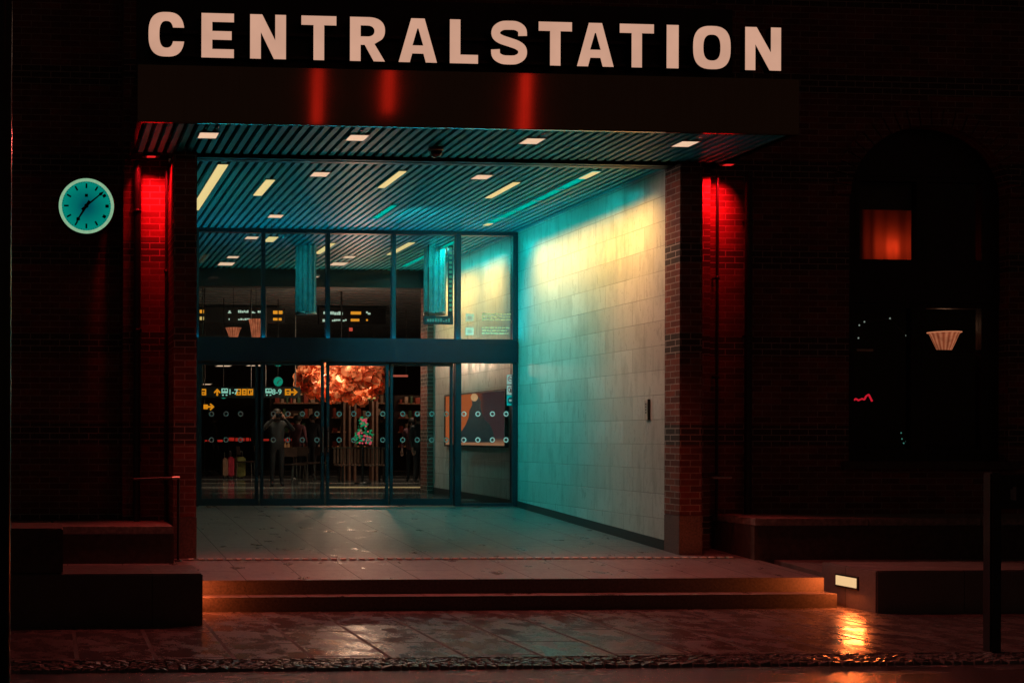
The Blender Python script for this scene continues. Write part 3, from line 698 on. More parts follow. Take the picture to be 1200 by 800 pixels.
for i, py in enumerate((444.5, 457, 469)):
    z = dz(py, 597); X = dx(598.3); h = .155 if i < 2 else .17; w = .125; Y = DOOR_Y - .008
    s = thing('door_sticker', (X, Y, z - h / 2), labs[i], 'sticker', 'stickers on the right glass pane')
    B(X - w / 2, X + w / 2, Y - .001, Y, z - h / 2 + .003, z + h / 2 - .003).build('film', STW if i < 2 else STT, s)
    mb = MB()
    if i < 2:
        disc(mb, (X, z + .01), .048, Y - .0025, 24, .038); o = mb.build('ring', STR, s)
        mb = MB(); M = Matrix.Translation((X, Y - .0032, z + .01)) @ Matrix.Rotation(rad(45), 4, 'Y'); mb.obox(M, .085, .0008, .009); mb.build('slash', STR, s)
        mb = MB()
        if i == 0: mb.box(X - .032, X + .022, Y - .0022, Y - .0014, z + .004, z + .014); mb.box(X + .024, X + .032, Y - .0022, Y - .0014, z + .004, z + .014)
        else: mb.box(X - .012, X + .006, Y - .0022, Y - .0014, z - .018, z + .03); mb.box(X - .02, X + .02, Y - .0021, Y - .0013, z - .026, z - .016)
        mb.build('pictogram', STK, s)
    else:
        disc(mb, (X, z), .052, Y - .002, 24); mb.build('ring', plain('sticker_dark_teal', (.01, .12, .16), .5), s)
        mb = MB(); mb.box(X - .028, X + .022, Y - .004, Y - .003, z - .016, z + .016); mb.box(X + .023, X + .034, Y - .004, Y - .003, z - .01, z + .01); mb.build('pictogram', STW, s)
# two notices on the upper right pane, each with lines of small print
for i, (py, lab) in enumerate(((372, 'pale square notice with faint lines on the upper right pane, upper'), (388, 'pale square notice with faint lines on the upper right pane, lower'))):
    z = dz(py, 550); X = dx(550); Y = DOOR_Y - .008
    s = thing('glass_notice', (X, Y, z - .06), lab, 'notice', 'notices on the upper right pane')
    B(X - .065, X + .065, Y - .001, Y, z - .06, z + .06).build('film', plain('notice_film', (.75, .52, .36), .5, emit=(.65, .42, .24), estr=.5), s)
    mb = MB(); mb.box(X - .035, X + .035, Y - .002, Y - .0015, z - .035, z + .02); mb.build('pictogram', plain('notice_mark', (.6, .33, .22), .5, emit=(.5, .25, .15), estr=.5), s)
    mb = MB(); rng = random.Random(i)
    for r in range(3):
        x = X + .2
        while x < X + .62: L = rng.uniform(.02, .08); mb.box(x, x + L, Y - .001, Y, z + .05 - r * .045, z + .066 - r * .045); x += L + .015
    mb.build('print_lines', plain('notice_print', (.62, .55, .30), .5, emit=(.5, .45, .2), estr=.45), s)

# intercom on the stone wall
ic = atX(759.5, 480, STONE_X); zi = ic.z
it = thing('wall_intercom', (STONE_X - .03, ic.y, zi - .11), 'small upright intercom box on the stone wall near right pier', 'intercom')
MB().bbox(STONE_X - .028, STONE_X - .001, ic.y - .05, ic.y + .05, zi - .12, zi + .12, .004).build('body', plain('intercom_grey', (.55, .50, .45), .4), it)
mb = MB()
for k in range(4): MB().box(STONE_X - .031, STONE_X - .0285, ic.y - .012, ic.y + .012, zi + .06 - k * .035, zi + .08 - k * .035).build('button', BLACKM, it)
MB().box(STONE_X - .034, STONE_X - .001, ic.y - .062, ic.y - .0505, zi - .13, zi + .13).build('side_cover', BLACKM, it)

# ================================================================== OUTSIDE FITTINGS
# wall clock
cc = atY(101.3, 241, 14.82); R0 = .325
ck = thing('wall_clock', (cc.x, 14.82, cc.z - R0), 'round lit teal station clock on the dark left brick wall', 'clock')
MB().lathe((cc.x, 14.9, cc.z), [(.001, -.19), (R0 * .9, -.19), (R0, -.17), (R0 + .012, .02), (R0 + .004, .05), (R0 - .006, .05)], 48, 'Y').build('case', BLACKM, ck)
def ann(mb, r0, r1, y, n=64):
    v = [(cc.x + r * math.cos(2 * math.pi * i / n), y, cc.z + r * math.sin(2 * math.pi * i / n)) for r in (r0, r1) for i in range(n)]
    mb.add(v, [(i, (i + 1) % n, n + (i + 1) % n, n + i) for i in range(n)])
yd = 14.845
t = NT('clock_dial_glow'); ob = t.n('ShaderNodeTexCoord').outputs['Object']; ln = t.n('ShaderNodeVectorMath', operation='LENGTH')
sub = t.n('ShaderNodeVectorMath', operation='SUBTRACT'); t.l(ob, sub.inputs[0]); sub.inputs[1].default_value = (0, yd - 14.82, R0); t.l(sub.outputs[0], ln.inputs[0])
e = t.n('ShaderNodeEmission'); nz = t.noise(ob, 6.)
t.l(t.mix(t.ramp(t.math('ADD', ln.outputs['Value'], t.math('MULTIPLY', nz, .08)), .08, .30, 0, 1), srgb(0, 78, 86) + (1,), srgb(0, 128, 112) + (1,)), e.inputs[0]); t.l(e.outputs[0], t.out.inputs[0])
mb = MB(); disc(mb, (cc.x, cc.z), R0 * .875, yd, 64); mb.build('dial', t.m, ck)
mb = MB(); ann(mb, R0 * .875, R0 * .985, yd - .004); mb.build('lit_rim', glow('clock_rim', srgb(134, 176, 140), 1., .12, 30.), ck)
mb = MB()
for k in range(60):
    a = rad(k * 6); L, wd = (.055, .02) if k % 5 == 0 else (.012, .005)
    if k in (10, 15, 20): L, wd = .04, .036
    M = Matrix.Translation((cc.x, yd - .006, cc.z)) @ Matrix.Rotation(a, 4, 'Y') @ Matrix.Translation((0, 0, R0 * .80 - L / 2 + (.02 if k % 5 else 0)))
    if k % 5 == 0: hm = MB(); hm.obox(M, wd, .002, L); hm.build('hour_mark', plain('clock_mark', (.005, .03, .035), .6), ck)
    else: mb.obox(M, wd, .002, L)
mb.build('minute_track', plain('clock_mark', (.005, .03, .035), .6), ck)
HANDM = plain('clock_hand_dark', (.004, .016, .02), .6)
def hand(a, L, w, y, name):
    mb = MB(); M = Matrix.Translation((cc.x, y, cc.z)) @ Matrix.Rotation(rad(a), 4, 'Y')
    mb.prism([(-w / 2, -.07), (w / 2, -.07), (w * .28, L * .72), (w * .75, L * .8), (0, L), (-w * .75, L * .8), (-w * .28, L * .72)], lambda u, v, d: M @ Vector((u, d, v)), .003)
    mb.build(name, HANDM, ck)
hand(212, .22, .034, yd - .012, 'hour_hand'); hand(50, .265, .026, yd - .018, 'minute_hand')
mb = MB(); mb.lathe((cc.x, yd - .008, cc.z), [(.001, .016), (.025, .016), (.025, 0)], 16, 'Y'); mb.build('hub', HANDM, ck)
B(cc.x - .018, cc.x + .018, yd - .004, yd - .002, cc.z + .105, cc.z + .14).build('emblem', HANDM, ck)
MB().tube((cc.x, 15.09, cc.z), (cc.x, WALL_Y + .349, cc.z), .12, 20).build('bracket', BLACKM, ck)

# downpipes and conduits
def downpipe(px, Y, r, z1, name, label, cat, brackets):
    X = atY(px, 300, Y).x; z0 = PL if Y > 14.1 else fl(Y)
    o = thing(name, (X, Y, z0), label, cat); MB().tube((X, Y, z0), (X, Y, z1), r, 14).build('pipe', PIPE, o)
    for zb in brackets:
        mb = MB(); mb.lathe((X, Y, zb), [(r + .001, -.02), (r + .008, -.02), (r + .008, .02), (r + .001, .02)], 14); mb.box(X - .012, X + .012, Y + r * .8, WALL_Y - .001 if WALL_Y - Y < .4 else Y + .1, zb - .012, zb + .012); mb.build('bracket', PIPE, o)
    return o
downpipe(161, 14.98, .042, 4.69, 'downpipe', 'thick dark downpipe on the red lit brick left of the left pier', 'pipe', (1.2, 2.7, 4.1))
downpipe(877, 14.98, .042, 4.69, 'downpipe', 'thick dark downpipe right of the red lit brick beside right pier', 'pipe', (1.2, 2.7, 4.1))
downpipe(195, 14.99, .018, 4.6, 'conduit', 'thin dark conduit close beside the left brick pier', 'pipe', (1.0, 2.2, 3.4))
downpipe(840.5, 14.99, .018, 4.66, 'conduit', 'thin dark conduit up the red lit brick by the right pier', 'pipe', (1.0, 2.2, 3.4))
# red accent lights
RED = (1., .006, .012)
for X, lab in ((1.16, 'slim red downlight on the brick left of the left pier'), (8.06, 'slim red downlight on the brick right of the right pier')):
    zr = 4.69 if X < 4 else 4.715
    o = thing('wall_light', (X, 14.98, zr), lab, 'wall light', 'red wall lights beside the piers')
    MB().bbox(X - .10, X + .10, 14.67, 14.81, zr, zr + .06, .006).build('housing', BLACKM, o)
    B(X - .05, X + .05, 14.70, 14.78, zr - .004, zr - .001).build('lens', glow('red_lens', (.9, .02, .02), .8), o)
    B(X - .012, X + .012, 14.822, WALL_Y - .001, zr + .02, zr + .045).build('bracket', BLACKM, o)
for X, zr in ((1.16, 4.685), (8.06, 4.71)):
    lamp('red_wall_lamp', 'AREA', (X, 14.74, zr - .006), 10. if X < 4 else 10., RED, aim=(.26 if X < 4 else -.18, .68, -1), shape='RECTANGLE', size=.34, size_y=.03, spread=rad(68))
    lamp('red_down_lamp', 'SPOT', (X, 14.72, zr), 60. if X < 4 else 24., RED, aim=(.02, -.05, -1), spot_size=rad(26), spot_blend=.8, shadow_soft_size=.025)

# granite blocks flanking the steps, with recessed step lights
bk = thing('granite_block', (.4, 12.1, PAV), 'long dark granite block left of the steps with raised end', 'stone block', 'granite blocks flanking the steps')
LBX = 1.42
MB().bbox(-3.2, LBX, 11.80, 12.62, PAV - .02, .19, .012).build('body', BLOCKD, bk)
MB().bbox(-3.2, .125, 11.83, 12.62, .192, .61, .012).build('raised_end', PLINTHM, bk)
bk2 = thing('granite_block', (9.6, 12.7, PAV), 'long granite block right of the steps with a lit step lamp in its end', 'stone block', 'granite blocks flanking the steps')
RBX = 8.275
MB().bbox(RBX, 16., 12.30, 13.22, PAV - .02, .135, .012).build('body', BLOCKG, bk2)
la = atX(981, 675, RBX); lb_ = atX(1005, 687, RBX)
y0, y1 = min(la.y, lb_.y), max(la.y, lb_.y); zc = (atX(993, 681, RBX).z)
SG = glow('step_light_lens', srgb(240, 196, 140), 1.0)
def steplight(X, sgn, par):
    o = B(X, X + sgn * .012, y0 - .018, y1 + .018, zc - .068, zc + .068)
    f = o.build('step_light', BLACKM, par)
    B(X + sgn * .0125, X + sgn * .016, y0, y1, zc - .05, zc + .05).build('lens', SG, f)
steplight(RBX, -1, bk2); steplight(LBX, 1, bk)
lamp('step_lamp_right', 'AREA', (RBX - .03, y0 + .02, zc), 9.0, (1, .16, .03), aim=(-1, 0, -.3), shape='RECTANGLE', size=.3, size_y=.09)
lamp('step_lamp_left', 'AREA', (LBX + .03, y0 + .02, zc), 7.5, (1, .14, .03), aim=(1, 0.1, -.4), shape='RECTANGLE', size=.3, size_y=.09)

# drain channel with bright studs at the pier line
dr = thing('drain_channel', (4.5, 14.3, fl(14.3)), 'narrow drain channel with a row of bright studs across the entrance', 'drain')
mb = MB(); ya, yb = 14.27, 14.34; z = lambda y: fl(y) + .003
mb.add([(1.5, ya, z(ya)), (7.9, ya, z(ya)), (7.9, yb, z(yb)), (1.5, yb, z(yb))], [(0, 1, 2, 3)]); mb.build('channel', plain('channel_steel', (.12, .10, .09), .4, .6), dr)
STUD = plain('polished_studs', (.85, .78, .7), .35); x = 1.56
while x < 7.85:
    B(x, x + .062, 14.275, 14.337, fl(14.3) + .004, fl(14.3) + .015).build('stud', STUD, dr); x += .108

# handrails
hr = thing('handrail', (1.43, 14.24, fl(14.24)), 'thin dark handrail with a post in front of the left pier', 'handrail')
hz = atY(209, 559.5, 14.24).z; hx = atY(209, 600, 14.24).x
mb = MB(); mb.tube((hx, 14.24, fl(14.24)), (hx, 14.24, hz), .016, 10); mb.lathe((hx, 14.24, fl(14.24)), [(.04, 0), (.04, .012), (.017, .016)], 16); mb.build('post', PIPE, hr)
mb = MB(); mb.tube((hx + .015, 14.24, hz), (hx - .5, 14.24, hz - .02), .017, 10); mb.build('rail', PIPE, hr)
MB().tube((hx + .017, 14.24, hz), (hx - .07, 14.24, hz - .003), .019, 12).build('end_cap', STEEL, hr)
hr2 = thing('handrail', (7.95, 14.24, fl(14.24)), 'short steel handrail end on the wall right of right pier', 'handrail')
q = atY(836, 559.5, 14.5); q2 = atY(857, 559.3, 14.5)
mb = MB(); mb.tube(q, q2, .014, 10); mb.build('rail', STEEL, hr2); mb = MB(); mb.tube(q2, (q2.x, WALL_Y - .002, q2.z), .012, 8); mb.build('bracket', STEEL, hr2); mb = MB(); mb.tube(q, (q.x, WALL_Y - .13, q.z), .012, 8); mb.build('bracket', STEEL, hr2)
# near posts
lp_ = thing('lamp_post', (.0, 5.9, PAV), 'dark lamp post in the foreground at the left picture edge', 'lamp post')
Xp = atY(13.5, 400, 5.9).x - .055
mb = MB(); mb.tube((Xp, 5.9, PAV), (Xp, 5.9, 5.2), .055, 24); mb.build('pole', plain('black_gloss_pole', (.010, .012, .012), .22), lp_)
mb = MB(); mb.lathe((Xp, 5.9, PAV - .028), [(.11, 0), (.11, .04), (.075, .06), (.075, .45), (.0555, .5)], 24); mb.build('base', BLACKM, lp_)
mb = MB(); mb.tube((Xp, 5.9, 5.2), (Xp, 5.9, 5.3), .04, 16); mb.lathe((Xp, 5.9, 5.3), [(.16, 0), (.2, .08), (.12, .3), (.001, .34)], 20); mb.build('lantern', BLACKM, lp_)
bp = thing('barrier_rail', (7.6, 9.9, PAV - .0), 'black steel barrier post and rail at the right pavement edge', 'barrier')
Yb = 10.05; ptop = atY(1163, 553, Yb); w7 = 7.0 / 1500 * 10.3
mb = MB(); mb.bbox(ptop.x - w7, ptop.x + w7, Yb - .05, Yb + .05, PAV - .02, ptop.z, .012); mb.build('post', BLACKM, bp)
mb = MB(); mb.bbox(ptop.x + 1.4, ptop.x + 1.4 + 2 * w7, Yb - .05, Yb + .05, PAV - .02, ptop.z, .012); mb.build('post', BLACKM, bp)
za, zb = atY(1185, 556, Yb).z, atY(1185, 596, Yb).z
MB().bbox(ptop.x + w7 + .002, ptop.x + 1.398, Yb - .02, Yb + .02, zb, za, .008).build('panel', plain('dark_panel', (.014, .012, .012), .4), bp)
mk = atY(1188, 578, Yb - .02); mb = MB(); mb.box(mk.x - .03, mk.x - .012, Yb - .0225, Yb - .0205, mk.z - .05, mk.z + .035); mb.box(mk.x - .01, mk.x + .02, Yb - .0225, Yb - .0205, mk.z - .055, mk.z + .055); mb.build('mark', plain('faded_white_mark', (.3, .3, .3), .6), bp)

# ================================================================== HALL CONTENTS
def hallz(px, py): return atZ(px, py, HALL_Z)
# fluted pendants hanging under the slats
for i, (xa, xb, Y, lab) in enumerate(((346.5, 370.5, 21.6, 'teal lit fluted pendant drum hanging behind the second upper pane'), (497, 522, 21.6, 'teal lit fluted pendant drum hanging behind the fourth upper pane'))):
    a, b = atY(xa, 330, Y).x, atY(xb, 330, Y).x; zb = atY(xa, 368, Y).z; cx = (a + b) / 2; R = (b - a) / 2
    o = thing('fluted_pendant', (cx, Y, zb), lab, 'pendant', 'fluted pendants inside the hall')
    n = 72; v = []
    for z in (zb, CEIL - .003):
        for k in range(n): t_ = 2 * math.pi * k / n; rr_ = R * (1 - .2 * (k % 6 in (0, 1))); v.append((cx + rr_ * math.cos(t_), Y + rr_ * math.sin(t_), z))
    mb = MB(); mb.add(v, [(k, (k + 1) % n, n + (k + 1) % n, n + k) for k in range(n)]); mb.add(v[:n], [tuple(range(n))]); mb.build('drum', plain('pale_fluted_metal', (.20, .48, .50), .45), o)
    mb = MB(); mb.lathe((cx, Y, zb), [(R * 1.0, -.01), (R * 1.03, -.005), (R * 1.03, .03), (R * .99, .035)], 36); mb.build('rim', STEEL, o)
# perforated strip beside the second pendant
pa, pb = atY(526, 275, 21.3), atY(530, 368, 21.3)
ps = thing('perforated_post', (pa.x, 21.3, pb.z), 'dark perforated hanging strip beside the right fluted pendant', 'strip')
mb = MB()
B(pa.x - .01, pb.x + .01, 21.3, 21.32, pb.z - .1, CEIL - .003).build('strip', NAVY, ps)
for k in range(16): z = pb.z + .05 + k * .08; mb.box(pa.x + .008, pb.x - .008, 21.296, 21.2995, z, z + .045)
mb.build('holes', glow('hole_light', srgb(60, 150, 120), .8), ps)
# dark kiosk fascia across the hall: departure boards
GB1 = glow('board_white', srgb(190, 215, 190), .8); GB2 = glow('board_orange', srgb(238, 150, 40), .95); GBD = plain('board_case', (.012, .016, .018), .4)
G_YEL = glow('board_yellow', srgb(230, 190, 110), .8)
Yb1 = 30.
def board(pxa, pxb, pya, pyb, label):
    a, b = atY(pxa, pya, Yb1), atY(pxb, pyb, Yb1)
    o = thing('departure_board', ((a.x + b.x) / 2, Yb1, b.z), label, 'departure board', 'departure boards in the hall')
    B(a.x, b.x, Yb1, Yb1 + .15, b.z, a.z).build('case', GBD, o)
    for x in (a.x + .2, b.x - .2): MB().tube((x, Yb1 + .07, a.z), (x, Yb1 + .07, 4.58), .02).build('hanger', BLACKM, o)
    return o
def marks(o, items, mat, name):
    mb = MB()
    for (x0, y0_, x1, y1_) in items:
        a, b = atY(x0, y0_, Yb1), atY(x1, y1_, Yb1); mb.box(a.x, b.x, Yb1 - .012, Yb1 - .002, b.z, a.z)
    mb.build(name, mat, o)
rng = random.Random(3)
def scribble(x0, x1, y0_, y1_):
    out = []; x = x0
    while x < x1: L = rng.uniform(1.2, 2.6); k = rng.random(); out.append((x, y0_ + (k < .4) * .8, min(x + L, x1), y1_ - (k > .7) * .6)); x += L + .5
    return out
o = board(232, 334, 360, 379, 'dark departure board with small glowing rows behind upper left panes')
marks(o, scribble(279, 291, 363.5, 366.5) + scribble(295, 299, 365, 367) + scribble(302, 306, 364, 367) + scribble(279, 293, 373, 375) + [(268, 364, 270, 367), (268, 373, 269, 375), (267, 366, 271, 367)], GB1, 'text_row')
marks(o, [(234, 363, 239, 367), (320, 364, 331, 368), (320, 372.5, 330, 375.5)], GB2, 'track_tag'); marks(o, [(234, 371, 239, 375)], G_YEL, 'route_tag')
o = board(374, 452, 360, 380, 'dark departure board with glowing rows behind third upper pane')
marks(o, scribble(387, 402, 365, 369) + [(379, 365, 382, 368), (378, 374, 381, 377), (429, 365, 431, 367), (431, 366.5, 434, 368.5)] + scribble(389, 406, 374, 376.5), GB1, 'text_row')
marks(o, [(411, 365, 423, 368.5), (411, 373.5, 421, 376.5), (429, 374, 431, 376)], GB2, 'track_tag')
B(*(lambda a, b: (a.x, b.x, Yb1 - .02, Yb1 - .012, b.z, a.z))(atY(409, 384, Yb1), atY(413, 388, Yb1))).build('stop_light', glow('red_tag', srgb(220, 80, 60), .8), o)
# kiosk sign box under the right pendant
ka, kb = atY(497, 370, 21.2), atY(531, 380, 21.2)
ks = thing('hanging_sign', ((ka.x + kb.x) / 2, 21.2, kb.z), 'small dark hanging sign with faint teal marks under the fluted pendant', 'sign')
B(ka.x, kb.x, 21.2, 21.26, kb.z, ka.z).build('case', plain('navy_sign', (.02, .06, .08), .4), ks)
mb = MB(); x = ka.x + .05
rng = random.Random(5)
while x < kb.x - .08: h = rng.uniform(.02, .06); mb.box(x, x + .03, 21.19, 21.198, kb.z + .04, kb.z + .04 + h); x += .045
mb.build('marks', glow('teal_marks', srgb(60, 150, 140), .7), ks)
mb = MB(); mb.tube((ka.x + .08, 21.23, ka.z), (ka.x + .08, 21.23, CEIL - .003), .01); mb.build('hanger', BLACKM, ks)
# copper bowls standing in for reflections of the window bowl lamp
for (px0, px1, py0, py1, lab) in ((264, 283, 384, 396, 'small glowing copper bowl, a lamp reflection built behind the upper left pane'), (291, 309, 374, 396, 'taller glowing copper bowl, a lamp reflection built at the first mullion')):
    Y = 25.5; a, b = atY(px0, py0, Y), atY(px1, py1, Y); cx = (a.x + b.x) / 2; R = (b.x - a.x) / 2; H = a.z - b.z
    o = thing('bowl_reflection', (cx, Y, b.z), lab, 'pendant', 'copper bowls standing in for lamp reflections')
    MB().lathe((cx, Y, b.z), [(.001, 0), (R * .5, 0), (R * .66, H * .35), (R * .82, H * .8), (R * 1.0, H), (R * .96, H), (R * .6, H * .3), (.001, H * .05)], 28).build('bowl', BOWL, o)
    mb = MB(); mb.tube((cx, Y, b.z + H * .1), (cx, Y, 4.58), .006, 6); mb.build('cord', BLACKM, o)
# way-finding signs with pictograms
GO = glow('sign_orange', srgb(226, 138, 24), .9); GT = glow('sign_teal_white', srgb(150, 215, 190), .8)
Yw = 26.5
def mark(o, boxes_, mat, name, dy=0.):
    mb = MB()
    for (x0, y0_, x1, y1_) in boxes_:
        a, b = atY(x0, y0_, Yw), atY(x1, y1_, Yw); mb.box(a.x, b.x, Yw - .012 - dy, Yw - .002 - dy, b.z, a.z)
    return mb.build(name, mat, o)
def arrow(o, cx, cy, ang, name='arrow'):
    c = atY(cx, cy, Yw); s = 4.2 / 1500 * 26.5
    pts = [(-.25, -1), (.25, -1), (.25, .1), (.8, -.35), (.95, 0), (0, 1), (-.95, 0), (-.8, -.35), (-.25, .1)]
    ca_, sa = math.cos(rad(ang)), math.sin(rad(ang))
    MB().prism([((u * ca_ - v * sa) * s, (u * sa + v * ca_) * s) for u, v in pts], lambda u, v, d: (c.x + u, Yw - .012 + d, c.z + v), .01).build(name, GO, o)
def way(pxa, pxb, label):
    a, b = atY(pxa, 453, Yw), atY(pxb, 466, Yw)
    o = thing('wayfinding_sign', ((a.x + b.x) / 2, Yw, b.z), label, 'sign', 'wayfinding signs in the hall')
    B(a.x, b.x, Yw, Yw + .08, b.z, a.z).build('case', GBD, o)
    for x in (a.x + .1, b.x - .1): MB().tube((x, Yw + .04, a.z), (x, Yw + .04, 4.58), .014, 8).build('hanger', plain('dull_steel_rod', (.2, .2, .2), .4, .8), o)
    return o
def train(o, x):
    mark(o, [(x, 455, x + 7.5, 460.5), (x + .8, 462, x + 2.6, 463.4), (x + 5, 462, x + 6.8, 463.4)], GT, 'train_pictogram')
    mark(o, [(x + 1.2, 456.2, x + 3.4, 458.2), (x + 4.2, 456.2, x + 6.4, 458.2)], GBD, 'train_windows', .012)
o = way(232, 300, 'hanging direction sign with up arrow, 1-7 and four orange pictograms'); arrow(o, 254.5, 459.3, 0); train(o, 259.5)
c = atY(273, 459.3, Yw); text_mesh('track_numbers', '1-7', .155, GT, o, (c.x, Yw - .008, c.z))
mark(o, [(276.8, 455.5, 282.4, 463), (283.4, 455.5, 289, 463), (290, 455.5, 296.5, 463), (235, 455.5, 241.5, 463)], GO, 'pictogram')
mark(o, [(278.3, 457, 281, 459), (279, 460, 280.4, 461.8), (285, 457.5, 287.4, 458.8), (285, 460.2, 287.4, 461.2), (291.6, 457.4, 293, 461.4), (293.8, 457.4, 295, 459.2), (236.6, 457.4, 240, 459), (237.2, 460.4, 239.4, 461.6)], GBD, 'pictogram_detail', .012)
o = way(306, 352, 'hanging direction sign with train, 8-9 and an orange right arrow'); train(o, 311)
c = atY(324.3, 459.3, Yw); text_mesh('track_numbers', '8-9', .155, GT, o, (c.x, Yw - .008, c.z))
mark(o, [(333.8, 455.5, 340.6, 463)], GO, 'pictogram'); mark(o, [(335.4, 457.2, 339, 458.8), (336, 460.2, 338.4, 461.4)], GBD, 'pictogram_detail', .012); arrow(o, 344.8, 459.3, -90)
o = thing('wayfinding_sign', (atY(244, 480, Yw).x, Yw, atY(244, 480, Yw).z), 'small low sign with orange pictogram and arrow behind first door', 'sign', 'wayfinding signs in the hall')
a, b = atY(237, 473, Yw), atY(251, 480, Yw); B(a.x, b.x, Yw, Yw + .05, b.z, a.z).build('case', GBD, o)
mark(o, [(238.5, 473.8, 243.5, 479.2)], GO, 'pictogram'); c_ = (247, 476.5); arrow(o, *c_, -90)
mb = MB(); mb.tube((a.x + .05, Yw + .02, a.z), (a.x + .05, Yw + .02, 4.58), .012, 8); mb.build('hanger', BLACKM, o)
# hall clocks
def hclock(px, py, r, Y, label):
    c = atY(px, py, Y); R = r / 1500 * Y
    o = thing('hall_clock', (c.x, Y, c.z - R), label, 'clock', 'hanging clocks in the hall')
    mb = MB(); mb.lathe((c.x, Y + .06, c.z), [(.001, -.06), (R, -.06), (R * 1.03, 0), (R * 1.03, .06), (R * .96, .065)], 28, 'Y'); mb.build('case', BLACKM, o)
    mb = MB(); v = [(c.x + R * .95 * math.cos(2 * math.pi * i / 28), Y - .004, c.z + R * .95 * math.sin(2 * math.pi * i / 28)) for i in range(28)]; mb.add(v, [tuple(range(28))]); mb.build('dial', glow('hall_dial', srgb(20, 140, 112), .85, .2, 6.), o)
    mb = MB(); mb.obox(Matrix.Translation((c.x, Y - .009, c.z)) @ Matrix.Rotation(rad(50), 4, 'Y') @ Matrix.Translation((0, 0, R * .35)), .014, .003, R * .7)
    mb.obox(Matrix.Translation((c.x, Y - .013, c.z)) @ Matrix.Rotation(rad(212), 4, 'Y') @ Matrix.Translation((0, 0, R * .25)), .018, .003, R * .5); mb.build('hands', HANDM, o)
    mb = MB(); mb.tube((c.x, Y + .03, c.z + R), (c.x, Y + .03, 4.58), .012, 8); mb.build('hanger', BLACKM, o)
hclock(326, 447, 5.8, 28.6, 'small teal lit clock hanging above the direction sign with 8-9'); hclock(262, 462, 5.2, 28.5, 'small teal lit clock half hidden behind the direction sign with 1-7')
hclock(326, 424.5, 5.2, 28.8, 'small teal lit clock mostly hidden behind the blue transom')
# copper petal chandelier
ch = atY(400, 444, 27.); S = 27. / 1500
cho = thing('petal_chandelier', (ch.x, 27., ch.z - .4), 'large glowing chandelier of crumpled copper petals seen through the doors', 'chandelier')
mb = MB(); rng = random.Random(11)
for k in range(430):
    # points on a wide, flattened, lobed cloud
    u = rng.uniform(-1, 1); th = rng.uniform(0, 2 * math.pi); rr_ = math.sqrt(1 - u * u) * rng.uniform(.72, 1)
    p = Vector((math.cos(th) * rr_ * .96, math.sin(th) * rr_ * .75, u * (.40 + .08 * math.sin(th * 3 + 1) + .05 * math.cos(th * 2))))
    nrm = Vector((p.x, p.y, p.z * 2.2)).normalized(); nrm = (nrm + Vector((rng.uniform(-.7, .7), rng.uniform(-.7, .7), rng.uniform(-.7, .7)))).normalized()
    M = Matrix.Translation(Vector((ch.x, 27., ch.z + .03)) + p) @ nrm.to_track_quat('Z', 'Y').to_matrix().to_4x4() @ Matrix.Rotation(rng.uniform(0, 6.28), 4, 'Z')
    r = rng.uniform(.08, .17); n = 9; v = [M @ Vector((0, 0, -.03))]; f = []; cu_ = rng.uniform(.35, .9)
    for ring_ in (.4, .75, 1.):
        for i in range(n):
            a = 2 * math.pi * i / n; q_ = r * ring_ * rng.uniform(.9, 1.1); v.append(M @ Vector((math.cos(a) * q_, math.sin(a) * q_ * .75, ring_ ** 2 * r * cu_ * (1 + .5 * math.sin(2 * a)) + rng.uniform(-.008, .012))))
    for i in range(n):
        j = (i + 1) % n; f.append((0, 1 + i, 1 + j))
        for q_ in (0, 1): f.append((1 + q_ * n + i, 1 + (q_ + 1) * n + i, 1 + (q_ + 1) * n + j, 1 + q_ * n + j))
    mb.add(v, f, True)
po = mb.build('petals', PETAL, cho)
mb = MB(); mb.tube((ch.x, 27., ch.z + .3), (ch.x, 27., 4.58), .02, 8); mb.build('cord', BLACKM, cho)
mb = MB(); mb.ball((ch.x, 27., ch.z + .05), .12); mb.build('bulb', glow('chandelier_bulb', srgb(255, 190, 120), 3.), cho)
for dxx, dyy, dzz in ((-.4, -.1, .0), (.42, -.1, .05), (0, -.2, -.1)):
    lamp('chandelier_lamp', 'POINT', (ch.x + dxx, 27. + dyy, ch.z + dzz), 13., (1, .60, .38), shadow_soft_size=.06)
lamp('chandelier_fill', 'POINT', (ch.x, 25.4, ch.z + .35), 75., (1, .58, .38), shadow_soft_size=.2)  # fill lamp added in front to brighten the petals
# poster on the stone wall inside
YA = atX(595.5, 490, STONE_X).y; YB = 23.4; zb_, zt_ = atX(590, 522, STONE_X).z, atX(594, 457.5, STONE_X).z
pt = thing('advert_screen', (STONE_X - .03, (YA + YB) / 2, zb_), 'wide dark framed advert with a figure in black coat on orange', 'poster')
px_ = STONE_X - .002
mb = MB(); fr = .03
mb.box(px_ - .06, px_, YA - fr, YA, zb_ - fr, zt_ + fr); mb.box(px_ - .06, px_, YB, YB + fr, zb_ - fr, zt_ + fr); mb.box(px_ - .06, px_, YA, YB, zb_ - fr, zb_); mb.box(px_ - .06, px_, YA, YB, zt_, zt_ + fr); mb.build('frame', BLACKM, pt)
t = NT('advert_image'); g = t.pos(); sp = t.n('ShaderNodeSeparateXYZ'); t.l(g, sp.inputs[0]); nz = t.noise(g, 2.5, 5)
fy = t.ramp(t.math('ADD', sp.outputs[1], t.math('MULTIPLY', nz, .3)), 21.45, 22.1, 0, 1)
low = t.ramp(t.math('ADD', sp.outputs[2], t.math('MULTIPLY', nz, .08)), zb_ + .06, zb_ + .16, 1, 0)
c = t.mix(fy, srgb(66, 46, 48) + (1,), srgb(186, 92, 48) + (1,)); c = t.mix(low, c, srgb(170, 118, 84) + (1,))
e = t.n('ShaderNodeEmission'); t.l(c, e.inputs[0]); e.inputs[1].default_value = .68; t.l(e.outputs[0], t.out.inputs[0])
